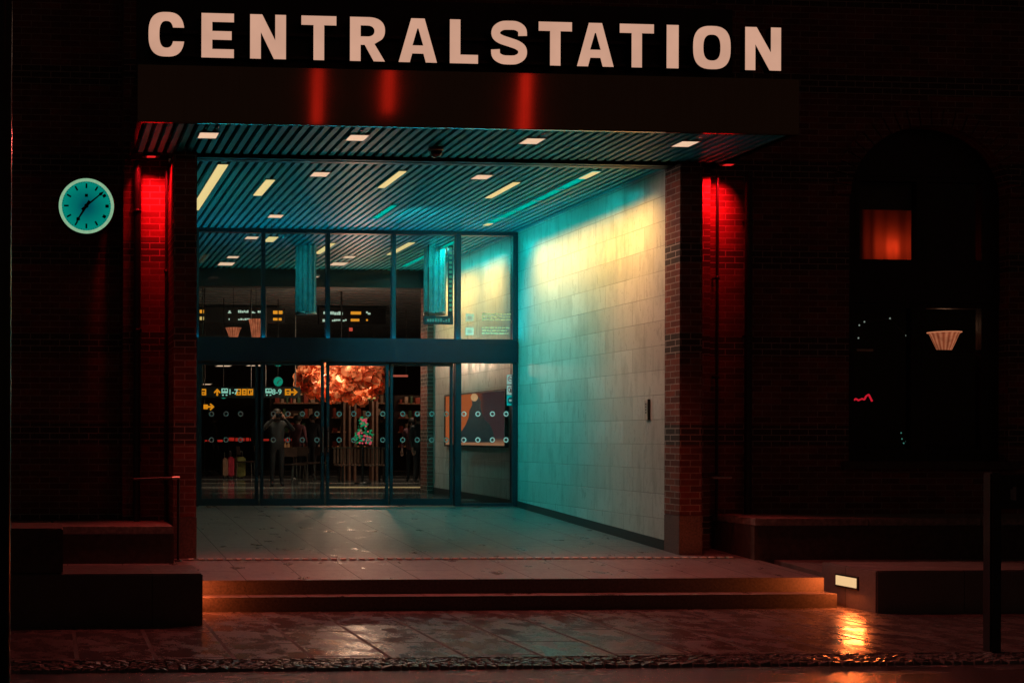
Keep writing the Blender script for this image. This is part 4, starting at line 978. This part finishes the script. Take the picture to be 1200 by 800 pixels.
B(px_ - .04, px_ - .002, YA + .001, YB - .001, zb_ + .001, zt_ - .001).build('image_panel', t.m, pt)
YV = lambda px: atX(px, 490, STONE_X).y
ZV = lambda py, px=560: atX(px, py, STONE_X).z
sil = [(540, 518), (542, 508), (549, 497), (552.5, 488), (553, 481), (556.5, 474), (556, 469), (559, 464), (564, 465), (566.5, 470), (566, 476), (568, 484), (570, 491), (576, 496), (580, 503), (582, 510), (580, 518)]
MB().prism([(YV(x), ZV(y, x)) for x, y in sil], lambda u, v, d: (px_ - .045 + d, u, v), .003).build('printed_figure', plain('print_dark', (.012, .022, .028), .6, emit=(.004, .018, .022), estr=.6), pt)
hd = [(559 + 4.2 * math.cos(a_ * .3927), 465.5 + 4.6 * math.sin(a_ * .3927)) for a_ in range(16)]
MB().prism([(YV(x), ZV(y, x)) for x, y in hd], lambda u, v, d: (px_ - .048 + d, u, v), .002).build('printed_head', plain('print_pale', (.5, .32, .2), .6, emit=srgb(190, 130, 84), estr=.8), pt)
# floor: bright inlaid strip across the hall
fa_ = hallz(385, 571); fbx = hallz(530, 570)
fs = thing('floor_light_strip', (fa_.x + 1, fa_.y, HALL_Z), 'thin glowing light strip set across the hall floor', 'light strip')
mb = MB(); x = atZ(384, 571, HALL_Z).x
while x < 9.2: mb.box(x, x + .42, fa_.y, fa_.y + .22, HALL_Z + .002, HALL_Z + .012); x += .45
mb.build('lens', glow('floor_strip_glow', srgb(190, 158, 110), .55, .3, 2.), fs)

# suitcases
def suitcase(px0, px1, py0, py1, color, label):
    Y = hallz((px0 + px1) / 2, py1).y; Y = 33.; s = Y / 1500; a, b = atY(px0, py0, Y), atY(px1, py1, Y)
    zb = HALL_Z; H = (py1 - py0) * s; o = thing('suitcase', ((a.x + b.x) / 2, Y, zb), label, 'suitcase', 'suitcases standing in the hall')
    m = plain('shell_' + '_'.join(str(int(q * 100)) for q in color), color, .35)
    mb = MB(); mb.bbox(a.x, b.x, Y, Y + .26, zb + .05, zb + H, .035)
    n = 4
    for k in range(n): x = a.x + (b.x - a.x) * (k + .5) / n; mb.bbox(x - .02, x + .02, Y - .012, Y + .01, zb + .1, zb + H - .06, .006)
    mb.build('shell', m, o)
    mb = MB(); mb.path([(a.x + .06, Y + .2, zb + H), (a.x + .06, Y + .2, zb + H + .14), (b.x - .06, Y + .2, zb + H + .14), (b.x - .06, Y + .2, zb + H)], .01, 6); mb.build('handle', STEEL, o)
    mb = MB()
    for x in (a.x + .05, b.x - .05):
        for yy in (Y + .04, Y + .22): MB().tube((x - .02, yy, zb + .03), (x + .02, yy, zb + .03), .03, 10).build('wheel', BLACKM, o)
suitcase(261.5, 267, 531, 556, (.5, .25, .16), 'salmon suitcase, leftmost of the row behind the first door')
suitcase(267.8, 274.5, 530, 556, (.75, .05, .09), 'bright red suitcase standing between salmon and olive ones')
suitcase(276, 288, 530, 556, (.30, .28, .08), 'broad olive green suitcase behind the first door')
lamp('luggage_fill', 'SPOT', (5.0, 31.2, 4.5), 90., (1, .8, .6), aim=(-.05, 1.9, -3.9), spot_size=rad(40), spot_blend=.6, shadow_soft_size=.1)  # fill spot added to brighten the suitcases

# slatted bench backs
ba, bb = atY(391, 527, 31.), atY(450, 560, 31.)
be = thing('slatted_bench', ((ba.x + bb.x) / 2, 31., HALL_Z), 'long dark slatted bench in the hall below the chandelier', 'bench')
s = 31. / 1500; zt2 = HALL_Z + .82
WOOD = plain('bench_wood', (.16, .10, .075), .5)
mb = MB(); x = ba.x
while x < bb.x: mb.box(x, x + .05, 31., 31.03, HALL_Z + .45, zt2); x += .085
mb.build('backrest', WOOD, be)
mb = MB(); x = ba.x
while x < bb.x: mb.box(x, x + .05, 30.5, 31.0, HALL_Z + .40, HALL_Z + .43); x += .085
mb.build('seat', WOOD, be)
mb = MB(); mb.box(ba.x - .03, bb.x + .03, 30.98, 31.05, zt2 + .001, zt2 + .03); mb.build('top_rail', STEEL, be)
for x in (ba.x + .1, bb.x - .15):
    for y_ in (30.55, 30.95): B(x, x + .05, y_ - .02, y_ + .02, HALL_Z, HALL_Z + .398).build('leg', BLACKM, be)
# decorated little tree with green and pink lights
tp = atY(425, 520, 29.5); tr = thing('decorated_tree', (tp.x, 29.5, tp.z), 'small potted tree glowing green and pink on a tall stand', 'decoration')
mb = MB(); mb.tube((tp.x, 29.5, HALL_Z), (tp.x, 29.5, tp.z), .03, 8); mb.lathe((tp.x, 29.5, HALL_Z), [(.2, 0), (.2, .03), (.03, .05)], 16); mb.build('stand', BLACKM, tr)
for nm, m, cnt, seed in (('foliage', glow('leaf_glow', srgb(30, 150, 95), .65, .5, 30.), 90, 2), ('baubles', glow('bauble_glow', srgb(225, 80, 95), .75, .4, 30.), 36, 4)):
    mb = MB(); rng = random.Random(seed)
    for k in range(cnt):
        h = rng.uniform(0, .62); R = (.30 - .38 * h) * rng.uniform(.3, 1.); a = rng.uniform(0, 6.28); p = Vector((tp.x + R * math.cos(a), 29.5 + R * math.sin(a) - .05, tp.z + h))
        if nm == 'foliage':
            M = Matrix.Translation(p) @ Matrix.Rotation(rng.uniform(0, 3), 4, (rng.random(), rng.random(), .3)); mb.add([M @ Vector(q) for q in ((-.05, 0, 0), (0, .03, .01), (.06, 0, .02), (0, -.03, 0))], [(0, 1, 2, 3)])
        else: mb.ball(p + Vector((0, -.04, 0)), rng.uniform(.018, .034), 6, 4)
    mb.build(nm, m, tr)
# red glowing shop signs far back
for i, (x0, x1, y0_, y1_, Y, lab) in enumerate(((268, 300, 512, 517, 39.8, 'long blurred red neon sign far back behind the first door'), (240, 262, 514.5, 517.5, 40.2, 'short red neon sign far back at the left'), (308, 316, 514, 517, 39.4, 'small red sign left of the person with the camera'), (331, 343, 513.5, 517, 39.4, 'small red sign right of the person with the camera'))):
    a, b = atY(x0, y0_, Y), atY(x1, y1_, Y); o = thing('neon_sign', ((a.x + b.x) / 2, Y, b.z), lab, 'neon sign', 'red neon signs far back in the hall')
    B(a.x - .05, b.x + .05, Y + .02, Y + .1, b.z - .03, a.z + .03).build('case', BLACKM, o)
    rng = random.Random(i); mb = MB(); x = a.x
    while x < b.x: L = rng.uniform(.06, .2); mb.bbox(x, min(b.x, x + L), Y - .02, Y + .015, b.z + rng.uniform(0, .02), a.z - rng.uniform(0, .03), .008); x += L + rng.uniform(.02, .06)
    mb.build('tubes', glow('red_shop_glow', srgb(190, 40, 30), .6, .4, 4.), o)
    B(a.x, a.x + .04, Y + .04, Y + .08, HALL_Z, b.z - .031).build('post', BLACKM, o)
# café tables and chairs
def chair(loc, rot, label):
    o = thing('cafe_chair', loc, label, 'chair', 'dark cafe chairs in the hall'); m = plain('chair_dark', (.05, .03, .025), .4)
    M = Matrix.Translation(loc) @ Matrix.Rotation(rot, 4, 'Z'); T_ = lambda *p: M @ Vector(p)
    mb = MB(); mb.obox(M @ Matrix.Translation((0, 0, .45)), .42, .42, .03); mb.build('seat', m, o)
    mb = MB(); mb.obox(M @ Matrix.Translation((0, .2, .74)) @ Matrix.Rotation(rad(-8), 4, 'X'), .4, .02, .22); mb.tube(T_(-.18, .19, .46), T_(-.18, .21, .8), .012, 6); mb.tube(T_(.18, .19, .46), T_(.18, .21, .8), .012, 6); mb.build('backrest', m, o)
    for sx in (-1, 1):
        for sy in (-1, 1): MB().tube(T_(sx * .18, sy * .18, .44), T_(sx * .21, sy * .21, 0), .013, 6).build('leg', STEEL, o)
    return o
for i, (px, py, r_t, lab) in enumerate(((345, 567, .4, 'dark cafe chair just right of the person with the camera'), (356, 564, 2.5, 'dark cafe chair turned away beside the round table'), (369, 563, -1., 'dark cafe chair nearest the second door frame'), (288, 561, 1.2, 'dark cafe chair beside the olive suitcase'))):
    q = atZ(px, py, HALL_Z); chair((q.x, min(q.y, 34), HALL_Z), r_t, lab)
q = atZ(352, 562, HALL_Z); tb = thing('cafe_table', (q.x, q.y + .8, HALL_Z), 'small round cafe table among dark chairs behind second door', 'table')
mb = MB(); mb.lathe((q.x, q.y + .8, HALL_Z), [(.001, .74), (.36, .74), (.36, .77), (.001, .77)], 24); mb.build('table_top', plain('table_red', (.28, .07, .05), .35), tb)
mb = MB(); mb.lathe((q.x, q.y + .8, HALL_Z), [(.001, 0), (.22, 0), (.22, .02), (.03, .04), (.03, .738)], 20); mb.build('pedestal', STEEL, tb)
rng = random.Random(8); mb = MB()
gl_ = thing('glassware', (q.x, q.y + .8, HALL_Z + .771), 'cluster of glasses and bottles on the round cafe table', 'glassware')
for k in range(9):
    a = rng.uniform(0, 6.28); r = rng.uniform(.05, .28); h = rng.uniform(.12, .3)
    MB().lathe((q.x + r * math.cos(a), q.y + .8 + r * math.sin(a), HALL_Z + .7712), [(.001, 0), (.03, 0), (.034, h * .6), (.014, h * .75), (.012, h), (.001, h)], 10).build('bottle', plain('amber_glass', (.5, .24, .1), .12, emit=(.4, .16, .06), estr=.25), gl_)

# ---------------------------------------------------------------- people
def person(loc, rot, J, R, label, cloth, legs=None, hair=True, photo=False, skin=(.35, .2, .15)):
    o = thing('person', loc, label, 'person', None)
    names = list(J); idx = {n: i for i, n in enumerate(names)}
    E = [('pelvis', 'waist'), ('waist', 'chest'), ('chest', 'neck'), ('neck', 'chin'), ('chin', 'head'), ('head', 'crown'), ('pelvis', 'hipL'), ('hipL', 'kneeL'), ('kneeL', 'ankleL'), ('ankleL', 'toeL'), ('pelvis', 'hipR'), ('hipR', 'kneeR'), ('kneeR', 'ankleR'), ('ankleR', 'toeR'),
         ('chest', 'shL'), ('shL', 'elL'), ('elL', 'wrL'), ('wrL', 'palmL'), ('chest', 'shR'), ('shR', 'elR'), ('elR', 'wrR'), ('wrR', 'palmR')]
    verts = [Vector(J[n]) for n in names]; rr = [R[n] for n in names]; edges = [(idx[a], idx[b]) for a, b in E]
    for sd in 'LR':
        w, p = Vector(J['wr' + sd]), Vector(J['palm' + sd]); d = (p - w).normalized(); sid = d.cross(Vector((0, 1, .2))).normalized()
        for k, (off, ln) in enumerate(((-1.5, .06), (-.5, .075), (.5, .07), (1.5, .055))):
            a = p + sid * off * .018 + d * .02; b = a + d * ln * .55; c2 = b + (d + Vector((0, -.5, -.3))).normalized() * ln * .45
            i0 = len(verts); verts += [a, b, c2]; rr += [.010, .009, .008]; edges += [(idx['palm' + sd], i0), (i0, i0 + 1), (i0 + 1, i0 + 2)]
        a = w.lerp(p, .5) + sid * -.03; b = a + d * .05 + sid * -.015; i0 = len(verts); verts += [a, b]; rr += [.011, .009]; edges += [(idx['palm' + sd], i0), (i0, i0 + 1)]
    me = bpy.data.meshes.new('body'); me.from_pydata(verts, edges, []); ob = bpy.data.objects.new('body_tmp', me); COL.objects.link(ob)
    ob.modifiers.new('Skin', 'SKIN').use_smooth_shade = True; ss = ob.modifiers.new('Sub', 'SUBSURF'); ss.levels = ss.render_levels = 1
    for i, v in enumerate(me.skin_vertices[0].data):
        v.radius = (rr[i], rr[i]); v.use_root = (i == idx['pelvis'])
    for n in ('waist', 'chest', 'pelvis'): me.skin_vertices[0].data[idx[n]].radius = (R[n] * 1.0, R[n] * .72)
    bpy.context.view_layer.update()
    m2 = bpy.data.meshes.new_from_object(ob.evaluated_get(bpy.context.evaluated_depsgraph_get())); bpy.data.objects.remove(ob)
    m2.materials.clear()
    sk = plain('skin_tone', skin, .55, var=.1); lg = legs or cloth
    for m in (cloth, sk, lg): m2.materials.append(m)
    hand_pts = [Vector(J['palmL']), Vector(J['palmR'])]
    for p in m2.polygons:
        c = p.center
        p.material_index = 1 if (c.z > J['neck'][2] + .02 and (c - Vector(J['head'])).length < .22) or min((c - h).length for h in hand_pts) < .11 else (2 if c.z < J['pelvis'][2] - .02 else 0)
        p.use_smooth = True
    b = bpy.data.objects.new('body', m2); COL.objects.link(b); b.parent = o; b.rotation_euler.z = rot
    ROOT[b.name] = (0, 0, 0)
    hc = Vector(J['head'])
    def part(mb, nm, m): q = mb.build(nm, m, None); q.parent = o; q.rotation_euler.z = rot; return q
    # face: eyes, nose, mouth, ears as one small mesh
    mb = MB(); 
    for sx in (-1, 1): mb.ball(hc + Vector((sx * .032, -.092, .01)), .011, 8, 5)
    part(mb, 'eyes', BLACKM)
    mb = MB(); mb.add([hc + Vector(q) for q in ((-.014, -.092, -.03), (.014, -.092, -.03), (0, -.125, -.028), (0, -.095, .015))], [(0, 2, 3), (2, 1, 3), (0, 1, 2), (0, 3, 1)]); mb.obox(Matrix.Translation(hc + Vector((0, -.094, -.055))), .045, .012, .008)
    for sx in (-1, 1): mb.ball(hc + Vector((sx * .088, 0, -.01)), .022, 8, 5, 1.4)
    part(mb, 'face_features', plain('skin_shade', tuple(q * .7 for q in skin), .6))
    mb = MB(); prof = [(.001, .135), (.055, .125), (.088, .09), (.102, .04), (.10, -.01), (.09, -.03)]
    mb.lathe(hc + Vector((0, .018, .0)), prof, 20); part(mb, 'hair', plain('dark_hair', (.02, .014, .01), .6))
    if photo:
        cmid = (Vector(J['palmL']) + Vector(J['palmR'])) / 2
        mb = MB(); mb.obox(Matrix.Translation(cmid), .13, .06, .09); mb.tube(cmid + Vector((0, -.03, 0)), cmid + Vector((0, -.11, 0)), .036, 14)
        # a held camera is a thing of its own
        oc = thing('camera', (loc[0], loc[1], loc[2] + cmid.z), 'small black camera held to the face of the standing person', 'camera')
        mm = Matrix.Rotation(rot, 3, 'Z'); mb.v = [tuple(mm @ Vector(v) + Vector(loc)) for v in mb.v]; mb.build('camera_body', BLACKM, oc)
        l2 = MB(); l2.tube(mm @ (cmid + Vector((0, -.112, 0))) + Vector(loc), mm @ (cmid + Vector((0, -.115, 0))) + Vector(loc), .028, 14); l2.build('lens', plain('camera_lens', (.02, .03, .05), .05, spec=1.), oc)
    return o
def joints(h, arms='down', stride=0.):
    k = h / 1.72; P = lambda x, y, z: (x * k, y * k, z * k)
    J = dict(pelvis=P(0, 0, .93), waist=P(0, 0, 1.08), chest=P(0, .0, 1.34), neck=P(0, .01, 1.47), chin=P(0, 0, 1.535), head=P(0, -.01, 1.60), crown=P(0, -.005, 1.68),
             hipL=P(.09, 0, .88), kneeL=P(.10, -.02 - stride * .5, .48), ankleL=P(.11, .02 - stride, .085), toeL=P(.12, -.13 - stride, .035), hipR=P(-.09, 0, .88), kneeR=P(-.10, -.02 + stride * .2, .48), ankleR=P(-.11, .02 + stride, .085), toeR=P(-.12, -.13 + stride, .035),
             shL=P(.19, .01, 1.40), shR=P(-.19, .01, 1.40))
    if arms == 'photo': J.update(elL=P(.36, -.14, 1.24), wrL=P(.13, -.22, 1.50), palmL=P(.075, -.21, 1.575), elR=P(-.36, -.14, 1.24), wrR=P(-.13, -.22, 1.50), palmR=P(-.075, -.21, 1.575))
    else: J.update(elL=P(.25, .03, 1.12), wrL=P(.26, -.06, .88), palmL=P(.26, -.08, .79), elR=P(-.25, .03, 1.12), wrR=P(-.26, -.06, .88), palmR=P(-.26, -.08, .79))
    R = dict(pelvis=.16, waist=.15, chest=.17, neck=.055, chin=.075, head=.095, crown=.06, hipL=.09, hipR=.09, kneeL=.062, kneeR=.062, ankleL=.042, ankleR=.042, toeL=.036, toeR=.036, shL=.07, shR=.07, elL=.048, elR=.048, wrL=.03, wrR=.03, palmL=.03, palmR=.03)
    return J, {a: b * k for a, b in R.items()}
CL_D = plain('charcoal_coat', (.045, .05, .055), .8); CL_B = plain('black_trousers', (.016, .016, .02), .8); CL_P = plain('plum_jacket', (.16, .05, .06), .8)
q = hallz(324.5, 570); J, R_ = joints(1.70, 'photo'); person((q.x, q.y, HALL_Z), 0., J, R_, 'person in dark clothes holding a camera to their face behind second door', plain('grey_jacket', (.022, .026, .03), .8), CL_B, photo=True)
q = hallz(491, 566); J, R_ = joints(1.62); person((q.x, 30., HALL_Z), .5, J, R_, 'person in dark coat standing behind the fourth door', CL_D, CL_B, skin=(.5, .16, .12))
q = hallz(238, 553); J, R_ = joints(1.72, stride=.14); person((q.x, 37., HALL_Z), 1.2, J, R_, 'person in black walking behind the left edge of the first door', CL_B, CL_B)
q = hallz(484, 566); J, R_ = joints(1.55); person((atY(483, 500, 31.).x, 31., HALL_Z), -.4, J, R_, 'person in plum jacket beside the one in dark coat', CL_P, CL_B, skin=(.5, .14, .1))
for (px, py, Y, h, rot, lab, m1) in ((349, 566, 33., 1.66, 2.4, 'person in dark red jacket standing beyond the round cafe table', CL_P), (366, 566, 35., 1.72, -.8, 'person in black coat standing near the second door frame', CL_B),
                                   (300, 566, 36., 1.6, 1., 'person in charcoal coat waiting right of the olive suitcase', CL_D), (446, 566, 37., 1.75, .3, 'person in charcoal coat far back behind the bench end', CL_D)):
    J, R_ = joints(h, stride=.06); person((atY(px, 512, Y).x, Y, HALL_Z), rot, J, R_, lab, m1, CL_B)
# far kiosks put in with shelf glow and lamps to fill the dark hall
SHG = glow('shelf_glow', srgb(150, 84, 52), .55, .6, 3.)
for (xa, xb, lab) in ((316, 378, 'dark kiosk with dim warm shelves far behind the second door'), (384, 456, 'dark kiosk with dim warm shelves far behind the third door'), (462, 512, 'dark kiosk with dim warm shelves far behind the fourth door')):
    Y = 42.; a, b = atY(xa, 500, Y), atY(xb, 500, Y); o = thing('shop_kiosk', ((a.x + b.x) / 2, Y, HALL_Z), lab, 'kiosk', 'dim shop kiosks far back in the hall')
    MB().box(a.x, b.x, Y, Y + .6, HALL_Z, HALL_Z + 2.5).build('cabinet', plain('kiosk_dark', (.05, .035, .03), .6), o)
    rng = random.Random(xa)
    for k in range(4):
        z = HALL_Z + .75 + k * .48
        B(a.x + .1, b.x - .1, Y - .25, Y - .002, z, z + .03).build('shelf', plain('kiosk_shelf', (.2, .12, .08), .5), o)
        B(a.x + .15, b.x - .15, Y - .03, Y - .004, z + .034, z + .055).build('added_shelf_light', SHG, o)
        mb = MB(); x = a.x + .15
        while x < b.x - .3: w_k = rng.uniform(.05, .16); mb.box(x, x + w_k, Y - .2, Y - .06, z + .032, z + rng.uniform(.12, .36)); x += w_k + rng.uniform(.01, .12)
        go = mb.build('goods', [plain('goods_red', (.4, .08, .05), .5), plain('goods_cream', (.5, .4, .3), .5), plain('goods_green', (.08, .2, .1), .5)], o)
        for p in go.data.polygons: p.material_index = (p.index // 6) % 3
    lamp('kiosk_fill', 'AREA', ((a.x + b.x) / 2, Y - .7, HALL_Z + 2.6), 2.2, (1, .5, .3), aim=(0, .5, -1), shape='RECTANGLE', size=(b.x - a.x) * .8, size_y=.05)
for i, (px, py, lab) in enumerate(((262, 428.5, 'dim far ceiling light left above the 1-7 sign'), (298, 428, 'dim far ceiling light right above the 1-7 sign'), (239, 450, 'dim far ceiling light above the leftmost orange pictogram'))):
    q = atY(px, py, 40.); o = copy_tree(first, (q.x, 40., q.z)); o['label'] = lab; o['group'] = GD; o.scale = (2.2, 2.2, 1)
    MB().tube((q.x, 40., q.z + .03), (q.x, 40., 4.58), .015, 6).build('stem', BLACKM, o).location = (0, 0, 0)
# hanging banner poles / menu screens right of the chandelier
for i, (x0, x1, y0_, y1_, lab, m) in enumerate(((408, 440, 463.5, 467, 'flat glowing orange bar sign below the chandelier', G_YEL), (460, 478, 439, 441.5, 'thin reddish light bar behind the fourth door', glow('red_bar', srgb(190, 90, 70), .7)))):
    Y = 30.5; a, b = atY(x0, y0_, Y), atY(x1, y1_, Y); o = thing('light_bar', ((a.x + b.x) / 2, Y, b.z), lab, 'light bar', 'light bars in the hall'); B(a.x, b.x, Y, Y + .03, b.z, a.z).build('lens', m, o)
    mb = MB(); [MB().tube((x, Y + .05, b.z), (x, Y + .05, 4.58), .012, 6).build('hanger', plain('dull_steel_rod', (.2, .2, .2), .4, .8), o) for x in (a.x + .03, b.x - .03)]
for i, px in enumerate((402.5, 409, 415.5, 436, 441)):
    Y = 32.; a, b = atY(px, 470, Y), atY(px + 2.2, 500, Y); o = thing('wall_fin', (a.x, Y, HALL_Z), 'tall brown wall fin in the row below the chandelier', 'fin', 'brown wall fins below the chandelier'); B(a.x, b.x, Y, Y + .3, HALL_Z, a.z).build('fin', plain('brown_fin', (.30, .15, .10), .5), o)
# roof braces in the dark part of the hall
for (xa, ya_, xb, yb_, lab, m) in ((262, 362, 297, 326, 'dark diagonal roof brace behind the top left pane', DARKW), (424, 356, 460, 330, 'dull red diagonal roof brace behind the third upper pane', plain('red_brace', (.22, .05, .045), .6))):
    Y = 33.; a, b = atY(xa, ya_, Y), atY(xb, yb_, Y); o = thing('roof_brace', tuple(a), lab, 'brace'); d = (b - a)
    M = Matrix.Translation((a + b) / 2) @ Matrix.Rotation(-math.atan2(d.z, d.x), 4, 'Y'); mb = MB(); mb.obox(M, d.length, .2, .16); mb.build('beam', m, o)

# ================================================================== LIGHTS
TEAL = (.0, .92, .86); CREAM = (1., .56, .13); STREET = (1., .12, .095)
# wall washers of the long linear lights beside the stone wall
lamp('washer_porch', 'AREA', (6.70, 17.15, CEIL - .05), 35., CREAM, aim=(.66, 0, -.75), shape='RECTANGLE', size=3.9, size_y=.06, spread=rad(67))
lamp('washer_hall', 'AREA', (6.74, 22.1, CEIL - .05), 32., CREAM, aim=(.66, 0, -.75), shape='RECTANGLE', size=3.3, size_y=.06, spread=rad(67))
lamp('teal_porch', 'AREA', (6.64, 17.8, CEIL - .05), 7., TEAL, aim=(.35, .1, -1), shape='RECTANGLE', size=3.4, size_y=.1)
lamp('teal_mid', 'AREA', (4.81, 18.2, CEIL - .05), 46., TEAL, aim=(2.6, 1.1, -2.9), shape='RECTANGLE', size=1.0, size_y=.1, spread=rad(120))
lamp('teal_hall', 'AREA', (6.7, 22.2, CEIL - .05), 26., TEAL, aim=(.2, 0, -1), shape='RECTANGLE', size=3.2, size_y=.1)
lamp('pendant_wash', 'AREA', (3.62, 20.86, CEIL - .03), .9, (.0, .9, .85), aim=(1, .7, -.8), shape='RECTANGLE', size=.5, size_y=.14, spread=rad(90))
lamp('pendant_wash', 'AREA', (6.02, 20.95, CEIL - .03), .9, (.0, .9, .85), aim=(1, .6, -.9), shape='RECTANGLE', size=.5, size_y=.1, spread=rad(90))
lamp('linear_left', 'AREA', (2.06, 16.9, CEIL - .03), 8., (.0, .9, .8), aim=(.3, 0, -1), shape='RECTANGLE', size=2.6, size_y=.1)
for (x, y) in [d[0] for d in dspots[:4]]:
    lamp('canopy_spot', 'SPOT', (x, y, CEIL - .03), 225, STREET, aim=(0, -.62, -1), spot_size=rad(105), spot_blend=.5, shadow_soft_size=.1)
for (x, y) in [d[0] for d in dspots[4:7]]:
    lamp('porch_spot', 'SPOT', (x, y, CEIL - .03), 240 if x > 5 else 60, (1, .45, .33), aim=(.85 if x > 5 else 0, -.4, -1), spot_size=rad(100), spot_blend=.8, shadow_soft_size=.1)
lamp('hall_fill', 'SPOT', (5.3, 27.5, 4.5), 260, (1, .75, .5), aim=(0, .2, -1), spot_size=rad(100), spot_blend=.6, shadow_soft_size=.15)  # unseen fill spots added to lighten the hall
lamp('hall_fill', 'SPOT', (9.0, 31., 4.5), 260, (1, .7, .5), aim=(0, .2, -1), spot_size=rad(110), spot_blend=.6, shadow_soft_size=.15)
# red signal lamps on the street side, whose streaks the fascia shows
for px, e_, hh in ((372, 1.5, 1.3), (455, 1.5, 1.0), (615, 2.6, 1.6)):
    p = atY(px, 110, CAN_Y)
    lamp('street_neon', 'AREA', (p.x * 29.24 / 13.24, -2.76, 10.0 - hh / 2), e_, (1., .03, .02), aim=(0, 1, -.12), shape='RECTANGLE', size=.24, size_y=hh)

# ================================================================== WORLD AND CAMERA
wd = bpy.data.worlds.new('World'); sc.world = wd; wd.use_nodes = True
nt = wd.node_tree; bg = nt.nodes['Background']; sky = nt.nodes.new('ShaderNodeTexSky'); sky.sky_type = 'NISHITA'; sky.sun_disc = False
sky.sun_elevation = rad(-4); sky.sun_rotation = rad(200); nt.links.new(sky.outputs[0], bg.inputs[0]); 
mixn = nt.nodes.new('ShaderNodeMix'); mixn.data_type = 'RGBA'; mixn.blend_type = 'ADD'; mixn.inputs['Factor'].default_value = 1.
mixn.inputs[7].default_value = (.30, .15, .095, 1)      # brownish glow of the city on the night sky
nt.links.new(sky.outputs[0], mixn.inputs[6]); nt.links.new(mixn.outputs[2], bg.inputs[0]); bg.inputs[1].default_value = .05

cd = bpy.data.cameras.new('Camera'); cam = bpy.data.objects.new('Camera', cd); COL.objects.link(cam); sc.camera = cam
cd.sensor_fit = 'HORIZONTAL'; cd.sensor_width = 36.; cd.lens = F / 1200 * 36
cd.shift_x = (600 - PX) / 1200; cd.shift_y = (PY - 400) / 1200
cd.clip_start = .05; cd.clip_end = 2000
M = Matrix((r_, u_, -w_)).transposed().to_4x4(); M.translation = (0, 0, CZ); cam.matrix_world = M
sc.view_settings.view_transform = 'Standard'; sc.view_settings.look = 'None'; sc.view_settings.exposure = 0; sc.view_settings.gamma = 1
sc.cycles.use_denoising = True; sc.cycles.max_bounces = 8; sc.cycles.transparent_max_bounces = 24
sc.cycles.sample_clamp_indirect = 4.; sc.cycles.caustics_reflective = False; sc.cycles.caustics_refractive = False
